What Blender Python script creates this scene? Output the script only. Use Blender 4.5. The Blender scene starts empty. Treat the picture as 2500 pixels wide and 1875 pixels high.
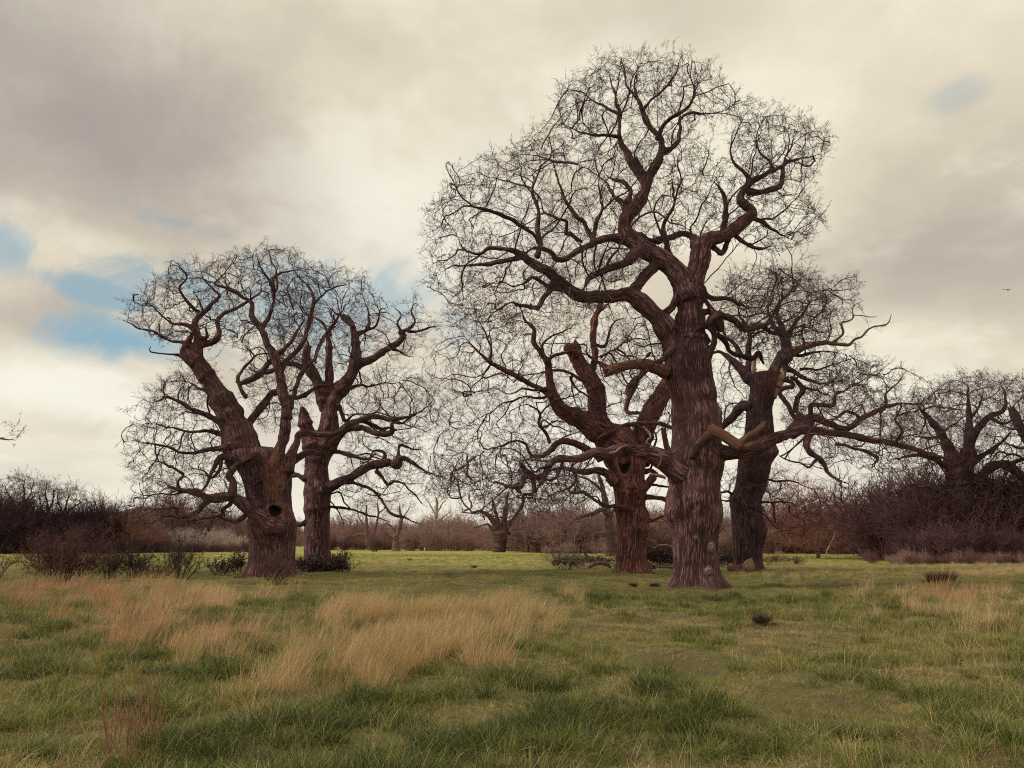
import bpy, math, random
import numpy as np

# ------------------------------------------------------------------ camera
F_PX = 1850.0                       # focal length in photograph pixels (2500 wide)
HORIZON = 1325.0
PITCH = math.atan((HORIZON - 937.5) / F_PX)
CAM_H = 1.6
scene = bpy.context.scene
C = scene.collection
cam_d = bpy.data.cameras.new("camera")
cam = bpy.data.objects.new("camera", cam_d)
C.objects.link(cam)
cam.location = (0, 0, CAM_H)
cam.rotation_euler = (math.pi / 2 + PITCH, 0, 0)
cam_d.sensor_width = 36.0
cam_d.lens = F_PX / 2500.0 * 36.0
cam_d.clip_start = 0.1
cam_d.clip_end = 8000.0
scene.camera = cam
scene.view_settings.view_transform = 'Standard'
scene.view_settings.look = 'None'
scene.view_settings.exposure = 0.0
scene.view_settings.gamma = 1.0
scene.view_settings.use_curve_mapping = False
scene.cycles.use_denoising = False
scene.cycles.sample_clamp_direct = 4.0
scene.cycles.sample_clamp_indirect = 1.5
scene.cycles.filter_width = 1.1
scene.cycles.max_bounces = 5
scene.cycles.diffuse_bounces = 3
scene.cycles.transparent_max_bounces = 4

CP, SP = math.cos(PITCH), math.sin(PITCH)

def ray(px, py):
    px, py = np.broadcast_arrays(np.asarray(px, float), np.asarray(py, float))
    xc = (px - 1250.0) / F_PX
    yc = (937.5 - py) / F_PX
    return np.stack([xc, CP - yc * SP, SP + yc * CP], -1)

def at(px, py, Y):
    """point of the sight line through a photograph pixel, Y metres ahead of the camera"""
    d = ray(px, py)
    t = np.asarray(Y, float) / d[..., 1]
    return d * t[..., None] + np.array([0, 0, CAM_H])

def ground_dist(py):
    d = ray(1250.0, py)
    return float(-CAM_H / d[2] * d[1])

def proj(P):
    P = np.asarray(P, float) - np.array([0, 0, CAM_H])
    dep = P[..., 1] * CP + P[..., 2] * SP
    u = -P[..., 1] * SP + P[..., 2] * CP
    dep = np.maximum(dep, 1e-3)
    return 1250.0 + F_PX * P[..., 0] / dep, 937.5 - F_PX * u / dep

# ------------------------------------------------------------------ sky and sun
SUN_ELEV, SUN_ROT = math.radians(36), math.radians(258)      # from the left, a little behind of the camera
world = bpy.data.worlds.new("World")
scene.world = world
world.use_nodes = True
SKY_STRENGTH = 0.1

class NT:
    """small helper for writing node trees"""
    def __init__(self, tree):
        self.t = tree; self.n = tree.nodes; self.l = tree.links
    def node(self, typ, **kw):
        nd = self.n.new(typ)
        for k, v in kw.items(): setattr(nd, k, v)
        return nd
    def put(self, sock, v):
        if v is None: return
        if hasattr(v, 'is_output'): self.l.new(v, sock)
        else:
            if isinstance(v, tuple) and len(v) == 3 and sock.type == 'RGBA': v = (*v, 1)
            sock.default_value = v
    def math(self, op, a, b=None, c=None, clamp=False):
        nd = self.node('ShaderNodeMath', operation=op, use_clamp=clamp)
        self.put(nd.inputs[0], a); self.put(nd.inputs[1], b)
        if c is not None: self.put(nd.inputs[2], c)
        return nd.outputs[0]
    def vmath(self, op, a, b=None):
        nd = self.node('ShaderNodeVectorMath', operation=op)
        self.put(nd.inputs[0], a)
        if b is not None: self.put(nd.inputs[1], b)
        return nd.outputs['Value'] if op in ('DOT_PRODUCT', 'LENGTH', 'DISTANCE') else nd.outputs['Vector']
    def mix(self, f, a, b, blend='MIX'):
        nd = self.node('ShaderNodeMix', data_type='RGBA', blend_type=blend)
        self.put(nd.inputs[0], f); self.put(nd.inputs[6], a); self.put(nd.inputs[7], b)
        return nd.outputs[2]
    def noise(self, vec, scale, detail=4, rough=0.55, dist=0.0, out=0):
        nd = self.node('ShaderNodeTexNoise')
        self.put(nd.inputs['Vector'], vec)
        nd.inputs['Scale'].default_value = scale; nd.inputs['Detail'].default_value = detail
        nd.inputs['Roughness'].default_value = rough; nd.inputs['Distortion'].default_value = dist
        return nd.outputs[out]
    def smooth(self, v, a, b, lo=0.0, hi=1.0):
        nd = self.node('ShaderNodeMapRange', interpolation_type='SMOOTHSTEP')
        self.put(nd.inputs[0], v); nd.inputs[1].default_value = a; nd.inputs[2].default_value = b
        nd.inputs[3].default_value = lo; nd.inputs[4].default_value = hi
        return nd.outputs[0]
    def scale(self, vec, s):
        return self.vmath('MULTIPLY', vec, s)

def build_world():
    w = NT(world.node_tree)
    w.n.clear()
    sky = w.node('ShaderNodeTexSky', sky_type='NISHITA')
    sky.sun_disc = False
    sky.sun_elevation = SUN_ELEV; sky.sun_rotation = SUN_ROT
    tc = w.node('ShaderNodeTexCoord')
    d = w.vmath('NORMALIZE', tc.outputs['Generated'])
    sep = w.node('ShaderNodeSeparateXYZ'); w.put(sep.inputs[0], d)
    x, y, z = sep.outputs
    zc = w.math('ADD', w.math('MAXIMUM', z, 0.0), 0.22)
    comb = w.node('ShaderNodeCombineXYZ')
    w.put(comb.inputs[0], w.math('DIVIDE', x, zc)); w.put(comb.inputs[1], w.math('DIVIDE', y, zc))
    plane = comb.outputs[0]                                   # the cloud layer seen from below
    broad = w.noise(w.vmath('ADD', w.scale(plane, (1.0, 0.95, 1)), (3.1, 1.4, 0)), 0.95, 5, 0.5, 0.15)
    fine = w.noise(w.vmath('ADD', w.scale(plane, (1.0, 0.95, 1)), (7.7, 2.0, 0)), 2.4, 8, 0.58, 0.1)
    rag = w.noise(w.vmath('ADD', d, (0.3, 0.9, 0.2)), 9.0, 9, 0.62, 0.5)
    def gap(px, py, rx, ry, ang, lo, hi, amp):
        """how far inside a break in the cloud at one direction: 1 inside, 0 outside"""
        c = ray(px, py); c /= np.linalg.norm(c)
        r = np.array([1.0, 0, 0]) - c * c[0]; r /= np.linalg.norm(r)
        u = np.cross(r, c)
        ca, sa = math.cos(ang), math.sin(ang)
        e1 = (r * ca + u * sa) * F_PX / rx; e2 = (-r * sa + u * ca) * F_PX / ry
        q = w.vmath('SUBTRACT', d, tuple(c))
        a = w.vmath('DOT_PRODUCT', q, tuple(e1)); b = w.vmath('DOT_PRODUCT', q, tuple(e2))
        dist = w.math('SQRT', w.math('ADD', w.math('MULTIPLY', a, a), w.math('MULTIPLY', b, b)))
        dist = w.math('ADD', dist, w.math('MULTIPLY', w.math('SUBTRACT', rag, 0.5), amp * 3.0))
        return w.smooth(dist, hi, lo)
    # grey and cream cloud sheet
    g = w.math('ADD', w.math('MULTIPLY', broad, 0.62), w.math('MULTIPLY', fine, 0.38))
    shade = w.smooth(g, 0.36, 0.60)
    grey, cream, white = (0.61, 0.535, 0.43), (0.85, 0.775, 0.60), (0.95, 0.90, 0.755)
    cloud = w.mix(shade, grey, cream)
    glow = w.math('MULTIPLY', w.smooth(fine, 0.46, 0.66), 0.6)
    cloud = w.mix(glow, cloud, white)
    low = w.smooth(z, 0.30, 0.02)
    cloud = w.mix(w.math('MULTIPLY', low, 0.55), cloud, (0.88, 0.84, 0.73))
    # dark cloud banks
    for (px, py, rx, ry, ang, k) in ((40, 110, 620, 360, -0.5, 0.70), (520, 470, 560, 190, -0.35, 0.30),
                                     (110, 760, 190, 95, 0.1, 0.55), (2340, 620, 420, 130, 0.15, 0.45),
                                     (1650, 60, 400, 90, 0.0, 0.22)):
        m = w.math('MULTIPLY', gap(px, py, rx, ry, ang, 0.0, 1.35, 0.3), k)
        cloud = w.mix(m, cloud, (0.34, 0.295, 0.29))
    # bright backs of cloud
    for (px, py, rx, ry, ang, k) in ((170, 950, 330, 80, -0.15, 0.8), (1050, 560, 420, 320, 0.2, 0.6), (1500, 1050, 700, 260, 0, 0.55)):
        m = w.math('MULTIPLY', gap(px, py, rx, ry, ang, 0.1, 1.2, 0.8), k)
        cloud = w.mix(m, cloud, (0.95, 0.92, 0.81))
    # breaks where the blue shows
    hole = None
    for (px, py, rx, ry, ang, amp, k) in ((335, 840, 165, 52, -0.12, 1.0, 1.0), (235, 712, 150, 30, -0.32, 1.0, 0.8),
                                          (10, 615, 52, 50, 0.3, 0.9, 0.7), (760, 720, 330, 110, -0.05, 1.8, 0.62),
                                          (2345, 228, 44, 26, 0.3, 1.4, 0.30), (430, 545, 140, 26, -0.25, 1.3, 0.45)):
        m = w.math('MULTIPLY', gap(px, py, rx, ry, ang, 0.15, 1.30, amp), k)
        hole = m if hole is None else w.math('MAXIMUM', hole, m)
    s = 1.0 / SKY_STRENGTH
    cloud = w.vmath('SCALE', cloud); 
    cl_node = cloud.node; cl_node.inputs['Scale'].default_value = s
    blue = w.mix(0.6, sky.outputs[0], (0.31 * s, 0.52 * s, 0.58 * s))
    col = w.mix(hole, cloud, blue)
    bg = w.node('ShaderNodeBackground'); w.put(bg.inputs[0], col); bg.inputs[1].default_value = SKY_STRENGTH
    out = w.node('ShaderNodeOutputWorld'); w.l.new(bg.outputs[0], out.inputs[0])
build_world()

sun_d = bpy.data.lights.new("sun", 'SUN')
sun_d.energy = 2.4
sun_d.angle = math.radians(8)
sun_d.color = (1.0, 0.92, 0.80)
sun = bpy.data.objects.new("sun", sun_d)
C.objects.link(sun)
# direction towards the sun as the Sky Texture reads it (rotation 0 = +Y, clockwise seen from above)
sd = np.array([math.sin(SUN_ROT) * math.cos(SUN_ELEV), math.cos(SUN_ROT) * math.cos(SUN_ELEV), math.sin(SUN_ELEV)])
from mathutils import Vector, Matrix
sun.rotation_euler = Vector(sd).to_track_quat('Z', 'Y').to_euler()
sun.location = (-40, -30, 60)

# ------------------------------------------------------------------ numeric noise
def _hash(ix, iy, iz):
    h = (ix.astype(np.int64) * 374761393 + iy.astype(np.int64) * 668265263 + iz.astype(np.int64) * 2147483647) & 0xffffffff
    h = ((h ^ (h >> 13)) * 1274126177) & 0xffffffff
    h = (h ^ (h >> 16)) & 0xffff
    return h / 65535.0 * 2 - 1

def vnoise(P):
    P = np.asarray(P, float)
    i = np.floor(P); f = P - i; i = i.astype(np.int64)
    f = f * f * (3 - 2 * f)
    r = 0
    for dx in (0, 1):
        wx = f[..., 0] if dx else 1 - f[..., 0]
        for dy in (0, 1):
            wy = f[..., 1] if dy else 1 - f[..., 1]
            for dz in (0, 1):
                wz = f[..., 2] if dz else 1 - f[..., 2]
                r = r + wx * wy * wz * _hash(i[..., 0] + dx, i[..., 1] + dy, i[..., 2] + dz)
    return r

def fbm(P, octv=3):
    r = 0; a = 1; s = 0
    P = np.asarray(P, float)
    for k in range(octv):
        r = r + a * vnoise(P * 2 ** k + 17.3 * k); s += a; a *= 0.5
    return r / s

def ground_z(x, y):
    x = np.asarray(x, float); y = np.asarray(y, float)
    P = np.stack([x, y, np.zeros_like(x)], -1)
    r = np.hypot(x, y)
    near = np.clip(1 - (r - 25) / 50, 0.15, 1)
    return near * (0.08 * vnoise(P * 0.8) + 0.075 * vnoise(P * 2.1 + 9)) + 0.10 * vnoise(P * 0.13 + 3) * np.clip(r / 14, 0, 1)

# ------------------------------------------------------------------ mesh helpers
def new_mesh(name, V, faces_q=None, faces_t=None, uv=None, smooth=True, attrs=None):
    """vectorised mesh creation; uv is per vertex"""
    me = bpy.data.meshes.new(name)
    V = np.asarray(V, np.float32)
    loops = []; starts = []; n = 0
    if faces_q is not None and len(faces_q):
        q = np.asarray(faces_q, np.int32); loops.append(q.ravel()); starts.append(np.arange(len(q), dtype=np.int32) * 4); n += len(q) * 4
    if faces_t is not None and len(faces_t):
        t = np.asarray(faces_t, np.int32); loops.append(t.ravel()); starts.append(n + np.arange(len(t), dtype=np.int32) * 3)
    loops = np.concatenate(loops); starts = np.concatenate(starts)
    me.vertices.add(len(V)); me.vertices.foreach_set('co', V.ravel())
    me.loops.add(len(loops)); me.loops.foreach_set('vertex_index', loops)
    me.polygons.add(len(starts)); me.polygons.foreach_set('loop_start', starts)
    if uv is not None:
        lay = me.uv_layers.new(name='UVMap')
        lay.data.foreach_set('uv', np.asarray(uv, np.float32)[loops].ravel())
    if attrs:
        for k, a in attrs.items():
            a = np.asarray(a, np.float32)
            if a.ndim == 1:
                at_ = me.attributes.new(k, 'FLOAT', 'POINT'); at_.data.foreach_set('value', a)
            else:
                at_ = me.attributes.new(k, 'FLOAT_COLOR', 'POINT')
                at_.data.foreach_set('color', np.concatenate([a, np.ones((len(a), 1), np.float32)], 1).ravel())
    me.update(calc_edges=True)
    if smooth:
        me.polygons.foreach_set('use_smooth', np.ones(len(starts), bool))
    return me

def link(name, me, mat=None, parent=None, loc=None):
    o = bpy.data.objects.new(name, me)
    if mat is not None and me is not None: me.materials.append(mat)
    C.objects.link(o)
    if parent is not None: o.parent = parent
    if loc is not None: o.location = loc
    return o

def tag(o, label=None, cat=None, group=None, kind=None):
    if label: o['label'] = label
    if cat: o['category'] = cat
    if group: o['group'] = group
    if kind: o['kind'] = kind
    return o

def thing(name, loc, label, cat, group=None):
    o = bpy.data.objects.new(name, None)
    o.empty_display_size = 0.3
    C.objects.link(o); o.location = loc
    return tag(o, label, cat, group)

def norm(v):
    return v / np.maximum(np.linalg.norm(v, axis=-1, keepdims=True), 1e-9)

def tubes(P, R, cid, k, rough=0.0, seed=0):
    """swept tubes for many polylines at once. P points, R radii, cid polyline id (consecutive)"""
    P = np.asarray(P, float); R = np.asarray(R, float); cid = np.asarray(cid)
    N = len(P)
    same_next = np.zeros(N, bool); same_next[:-1] = cid[1:] == cid[:-1]
    same_prev = np.zeros(N, bool); same_prev[1:] = same_next[:-1]
    nxt = np.where(same_next, np.minimum(np.arange(N) + 1, N - 1), np.arange(N))
    prv = np.where(same_prev, np.arange(N) - 1, np.arange(N))
    T = norm(P[nxt] - P[prv] + 1e-9)
    # a reference direction for each polyline, far from its mean direction
    first = np.where(~same_prev)[0]
    seg = np.cumsum(~same_prev) - 1
    mean = norm(np.add.reduceat(T, first, axis=0) + 1e-6)
    ax = np.eye(3)[np.argmin(np.abs(mean), axis=1)]
    ref = ax[seg]
    n1 = norm(np.cross(T, ref)); n2 = np.cross(T, n1)
    ang = np.arange(k) / k * 2 * math.pi
    V = P[:, None, :] + R[:, None, None] * (np.cos(ang)[None, :, None] * n1[:, None, :] + np.sin(ang)[None, :, None] * n2[:, None, :])
    i = np.where(same_next)[0]
    a = np.arange(k); b = (a + 1) % k
    q = np.stack([i[:, None] * k + a, i[:, None] * k + b, (i[:, None] + 1) * k + b, (i[:, None] + 1) * k + a], -1).reshape(-1, 4)
    return V.reshape(-1, 3), q, n1, n2, T, seg, same_prev

def catmull(P, spacing):
    """resample control points (n, d) to an even Catmull-Rom polyline"""
    P = np.asarray(P, float)
    if len(P) == 2: P = np.stack([P[0], P.mean(0), P[1]])
    Q = np.concatenate([[2 * P[0] - P[1]], P, [2 * P[-1] - P[-2]]])
    out = []
    for i in range(1, len(Q) - 2):
        p0, p1, p2, p3 = Q[i - 1:i + 3]
        n = max(2, int(np.linalg.norm(p2[:3] - p1[:3]) / spacing))
        t = (np.arange(n) / n)[:, None]
        out.append(0.5 * (2 * p1 + (p2 - p0) * t + (2 * p0 - 5 * p1 + 4 * p2 - p3) * t ** 2 + (3 * p1 - p0 - 3 * p2 + p3) * t ** 3))
    out.append(P[-1:])
    return np.concatenate(out)

# ------------------------------------------------------------------ materials
def material(name):
    m = bpy.data.materials.new(name); m.use_nodes = True
    t = NT(m.node_tree)
    b = t.n['Principled BSDF']
    b.inputs['Specular IOR Level'].default_value = 0.25
    b.inputs['Roughness'].default_value = 0.9
    return m, t, b

def bark_material(name, light, dark, su=13.0, sv=1.15, bump=1.0, mossy=0.0):
    m, t, b = material(name)
    uv = t.node('ShaderNodeUVMap').outputs[0]
    warp = t.noise(uv, 2.2, 3, 0.5, 0, out=1)
    wv = t.vmath('ADD', uv, t.vmath('MULTIPLY', t.vmath('SUBTRACT', warp, (0.5, 0.5, 0.5)), (0.14, 0.3, 0)))
    ridg = t.noise(t.scale(wv, (su, sv, 1)), 1.0, 3, 0.55)
    r = t.math('ABSOLUTE', t.math('SUBTRACT', ridg, 0.5))
    r = t.smooth(r, 0.01, 0.13)
    fine = t.noise(t.scale(wv, (su * 3, sv * 3.5, 1)), 1.0, 4, 0.6)
    obj = t.node('ShaderNodeTexCoord').outputs['Object']
    patch = t.noise(obj, 0.9, 5, 0.6)
    h = t.math('ADD', t.math('MULTIPLY', r, 0.7), t.math('MULTIPLY', fine, 0.45))
    c = t.mix(t.smooth(h, 0.12, 0.90), dark, light)
    c2 = t.mix(t.smooth(patch, 0.42, 0.66), c, tuple(min(1, v * k) for v, k in zip(light, (1.25, 1.15, 1.05))))
    c = t.mix(0.25, c, c2)
    bare = t.node('ShaderNodeAttribute', attribute_name='bare').outputs['Fac']
    bare = t.smooth(t.math('ADD', bare, t.math('MULTIPLY', t.math('SUBTRACT', t.noise(obj, 3.0, 5, 0.65), 0.5), 1.1)), 0.42, 0.60)
    wood = t.mix(t.smooth(fine, 0.3, 0.7), (0.17, 0.072, 0.058), (0.34, 0.160, 0.125))
    c = t.mix(t.math('MULTIPLY', bare, 0.8), c, wood)
    if mossy:
        c = t.mix(t.math('MULTIPLY', t.smooth(t.noise(obj, 2.3, 4), 0.55, 0.7), mossy), c, (0.07, 0.075, 0.03))
    t.put(b.inputs['Base Color'], c)
    bp = t.node('ShaderNodeBump'); bp.inputs['Strength'].default_value = 1.0 * bump; bp.inputs['Distance'].default_value = 0.08
    t.put(bp.inputs['Height'], h); t.l.new(bp.outputs[0], b.inputs['Normal'])
    return m

def plain_material(name, col, var=0.3, scale=3.0, rough=0.9):
    m, t, b = material(name)
    obj = t.node('ShaderNodeTexCoord').outputs['Object']
    n = t.noise(obj, scale, 4, 0.6)
    c = t.mix(t.smooth(n, 0.3, 0.7), tuple(v * (1 - var) for v in col), tuple(min(1, v * (1 + var)) for v in col))
    t.put(b.inputs['Base Color'], c); b.inputs['Roughness'].default_value = rough
    return m

M = {}
M['bark'] = bark_material('oak_bark', (0.275, 0.142, 0.145), (0.044, 0.022, 0.028))
M['bark_red'] = bark_material('oak_bark_reddish', (0.310, 0.134, 0.118), (0.048, 0.020, 0.024))
M['bark_dark'] = bark_material('oak_bark_dark', (0.150, 0.078, 0.086), (0.026, 0.014, 0.019))
M['limb'] = bark_material('oak_limb_bark', (0.120, 0.064, 0.064), (0.024, 0.013, 0.017), su=16, sv=2.0, bump=0.8)
M['twig'] = plain_material('oak_twig', (0.085, 0.043, 0.048), 0.35)
M['twig_red'] = plain_material('reddish_twig', (0.105, 0.043, 0.034), 0.35)
M['deadwood'] = bark_material('bare_dead_wood', (0.33, 0.165, 0.120), (0.15, 0.072, 0.056), su=12, sv=0.5, bump=0.9)
M['palewood'] = bark_material('pale_weathered_wood', (0.52, 0.38, 0.29), (0.30, 0.19, 0.145), su=12, sv=0.6, bump=0.9)
M['far_bark'] = plain_material('far_tree_bark', (0.15, 0.088, 0.078), 0.3, 1.0)
M['far_twig'] = plain_material('far_tree_twig', (0.17, 0.10, 0.092), 0.3, 0.6)
M['pale_far'] = plain_material('pale_far_bark', (0.34, 0.24, 0.20), 0.3, 1.0)
M['bark_far'] = plain_material('dark_far_bark', (0.085, 0.050, 0.048), 0.35, 1.5)
M['red_far'] = plain_material('reddish_far_twig', (0.25, 0.105, 0.085), 0.3, 0.8)
M['burr'] = bark_material('burr_bark', (0.44, 0.30, 0.27), (0.16, 0.095, 0.09), su=14, sv=12, bump=0.9)
M['hollow'] = plain_material('rotten_hollow_shade', (0.022, 0.014, 0.014), 0.4, 6)  # near-black colour stands in for the shade inside the trunk holes

# ------------------------------------------------------------------ crops used while tracing the photograph
CROP = {'A': (250, 550, .38462), 'B': (450, 1000, .27130), 'C': (1000, 100, .49729), 'D': (1050, 700, .36166),
        'E': (1400, 1000, .27125), 'F': (1700, 700, .36166), 'G': (1300, 550, .22604), 'H': (1550, 650, .24116),
        'I': (0, 1100, .27125), 'J': (750, 1150, .33906), 'K': (780, 1230, .13562), 'Z': (0, 0, 1.1302),
        'R': (1350, 1310, .23622), 'S': (0, 0, 1.0)}

def pts(crop, s, n=3):
    ox, oy, k = CROP[crop]
    a = np.array([[float(v) for v in w.split(',')] for w in s.split()])
    a[:, 0] = ox + a[:, 0] * k; a[:, 1] = oy + a[:, 1] * k
    if a.shape[1] > 2: a[:, 2] *= k
    return a

def inside(poly, x, y):
    c = np.zeros(len(x), bool)
    n = len(poly)
    for i in range(n):
        x1, y1 = poly[i][:2]; x2, y2 = poly[(i + 1) % n][:2]
        cond = (y1 > y) != (y2 > y)
        xi = (x2 - x1) * (y - y1) / (y2 - y1 + 1e-12) + x1
        c ^= cond & (x < xi)
    return c

# ------------------------------------------------------------------ trees
def trunk_geo(rows, Y, base, burls=(), hollows=(), k=144, seed=0, flare=0.35, depth=0.95, spacing=0.055):
    """trunk from traced left/right edges (photograph pixels, from the ground up)"""
    rng = np.random.default_rng(seed)
    rows = sorted(rows, key=lambda r: -r[0])
    yy = np.array([r[0] for r in rows]); xl = np.array([r[1] for r in rows]); xr = np.array([r[2] for r in rows])
    c = at((xl + xr) / 2, yy, Y)
    l = at(xl, yy, Y); r = at(xr, yy, Y)
    rad = (r[:, 0] - l[:, 0]) / 2
    z = c[:, 2]
    zz = np.arange(-0.35, z[-1], spacing); zz = np.append(zz, z[-1])
    ci = np.interp(zz, z, c[:, 0]); ri = np.interp(zz, z, rad)
    ker = np.ones(5) / 5
    pad = lambda a: np.convolve(np.pad(a, 2, mode='edge'), ker, 'valid')
    ci, ri = pad(ci), pad(ri)
    th = np.arange(k) / k * 2 * math.pi + math.pi / 2      # seam at the back
    ct, st = np.cos(th), np.sin(th)
    N = np.stack([np.broadcast_to(ct, (len(zz), k)), np.broadcast_to(st, (len(zz), k)), np.zeros((len(zz), k))], -1)
    Z = np.broadcast_to(zz[:, None], (len(zz), k))
    R = np.broadcast_to(ri[:, None], (len(zz), k)).copy()
    Pn = np.stack([N[..., 0] * R, N[..., 1] * R, Z], -1)
    so = seed * 7.13
    # root buttresses near the ground
    ph = rng.uniform(0, 6.28, 3)
    but = 0.5 + 0.5 * np.cos(5 * th + ph[0] + 0.6 * np.sin(2 * th + ph[1]))
    R *= 1 + flare * np.exp(-np.maximum(Z + 0.05, 0) / 0.34) * (0.15 + 1.2 * but[None, :] ** 2)
    # flutes, swellings and bark plates
    R *= 1 + 0.055 * fbm(np.stack([N[..., 0] * 2.0, N[..., 1] * 2.0, Z * 0.55], -1) + so, 3)
    rid = vnoise(np.stack([N[..., 0] * R * 8.5, N[..., 1] * R * 8.5, Z * 1.1 + 0.5 * vnoise(Pn * 1.2 + so)], -1) + so)
    R += 0.030 * (np.abs(rid) - 0.35)
    R += 0.014 * vnoise(Pn * np.array([14, 14, 7]) + so)
    V = np.stack([ci[:, None] + N[..., 0] * R, Y + N[..., 1] * R * depth, Z], -1)
    front = st[None, :] < 0.35
    px, py = proj(V)
    for (bx, by, sx, sy, h) in burls:                     # swellings: centre, half sizes in px, height in m
        d2 = ((px - bx) / sx) ** 2 + ((py - by) / sy) ** 2
        g = np.exp(-d2 * 1.3) * front * 1.5 * h * (1 + 0.35 * vnoise(V * 5 + so))
        V += N * g[..., None]
    for (bx, by, sx, sy, dp) in hollows:                  # openings: rim swells, inside sinks
        d = np.sqrt(((px - bx) / sx) ** 2 + ((py - by) / sy) ** 2) + 0.08 * vnoise(V * 6)
        rim = np.exp(-((d - 1.25) / 0.25) ** 2) * 0.07
        sink = np.clip((1.05 - d) / 0.22, 0, 1) ** 0.8 * dp
        V += N * ((rim - sink) * (st[None, :] < 0))[..., None]
    n = len(zz)
    idx = np.arange(n * k).reshape(n, k)
    q = np.stack([idx[:-1], np.roll(idx[:-1], -1, 1), np.roll(idx[1:], -1, 1), idx[1:]], -1).reshape(-1, 4)
    top = V[-1].mean(0) + np.array([0, 0, 0.05])
    Vf = np.concatenate([V.reshape(-1, 3), [top]])
    tcap = np.stack([idx[-1], np.roll(idx[-1], -1), np.full(k, n * k)], -1)
    rm = float(np.mean(ri))
    uv = np.stack([np.broadcast_to(np.arange(k) / k * 2 * math.pi * rm, (n, k)), Z], -1).reshape(-1, 2)
    bot = V[0].mean(0)
    Vf = np.concatenate([Vf, [bot]])
    bcap = np.stack([np.roll(idx[0], -1), idx[0], np.full(k, n * k + 1)], -1)
    uv = np.concatenate([uv, [[0, zz[-1]], [0, zz[0]]]])
    return Vf - base, q, np.concatenate([tcap, bcap]), uv

def limb_path(crop, s, Y, d0, d1, gn=0.0, seed=0):
    a = pts(crop, s)
    L = np.concatenate([[0], np.cumsum(np.hypot(np.diff(a[:, 0]), np.diff(a[:, 1])))]); L = L / max(L[-1], 1e-6)
    dep = Y + d0 + (d1 - d0) * L
    P = at(a[:, 0], a[:, 1], dep)
    t = np.linalg.norm(P - np.array([0, 0, CAM_H]), axis=1) / np.linalg.norm(ray(a[:, 0], a[:, 1]), axis=1)
    R = a[:, 2] / 2 * t / F_PX
    path = catmull(np.concatenate([P, R[:, None]], 1), 0.10)
    path[:, 3] = np.maximum(path[:, 3], 0.006)
    if gn:
        w = np.clip(0.10 / path[:, 3:4], 0.2, 1.0)
        for fq, am in ((1.3, 1.0), (3.6, 0.55)):
            path[:, :3] += w * am * gn * np.stack([vnoise(path[:, :3] * fq + seed + 31 * j) for j in range(3)], -1)
    return path

def limb_geo(path, base, k, seed=0, stub=False, swell=0.25):
    P = path[:, :3]; R = path[:, 3].copy()
    n = len(P)
    s = np.concatenate([[0], np.cumsum(np.linalg.norm(np.diff(P, axis=0), axis=1))])
    R *= 1 + swell * np.exp(-s / (2.2 * R[0] + 1e-6))                         # collar where it leaves its parent
    R *= 1 + 0.16 * vnoise(np.stack([s * 1.6, s * 0 + seed, s * 0], -1)) + 0.10 * np.maximum(0, vnoise(np.stack([s * 3.1, s * 0 + seed + 9, s * 0], -1))) ** 2 * 3
    V, q, n1, n2, T, seg, sp = tubes(P, R, np.zeros(n, int), k)
    V = V.reshape(n, k, 3)
    Nn = norm(V - P[:, None, :])
    amp = np.minimum(0.16 * R, 0.03)[:, None, None]
    V = V + Nn * amp * (fbm(V * 4.0 + seed, 2)[..., None] + 0.5 * vnoise(V * 11 + seed)[..., None])
    if stub:
        jag = np.random.default_rng(int(seed * 10) + k).uniform(-0.55, 0.75, k)
        V[-1] += T[-1] * (jag * R[-1])[:, None]
        V[-2] += T[-1] * (jag * R[-1] * 0.35)[:, None]
    tri = None
    Vf = V.reshape(-1, 3)
    uvr = float(np.mean(R))
    uv = np.stack([np.broadcast_to(np.arange(k) / k * 2 * math.pi * uvr, (n, k)), np.broadcast_to(s[:, None], (n, k))], -1).reshape(-1, 2)
    e = (n - 1) * k + np.arange(k)
    tip = P[-1] + T[-1] * (-0.45 if stub else 1.0) * R[-1]
    tri = np.stack([e, np.roll(e, -1), np.full(k, n * k)], -1)
    root = P[0] - T[0] * 0.5 * R[0]
    e0 = np.arange(k)
    tri0 = np.stack([np.roll(e0, -1), e0, np.full(k, n * k + 1)], -1)
    Vf = np.concatenate([Vf, [tip, root]]); uv = np.concatenate([uv, [[0, s[-1]], [0, 0]]])
    return Vf - base, q, np.concatenate([tri, tri0]), uv

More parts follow.
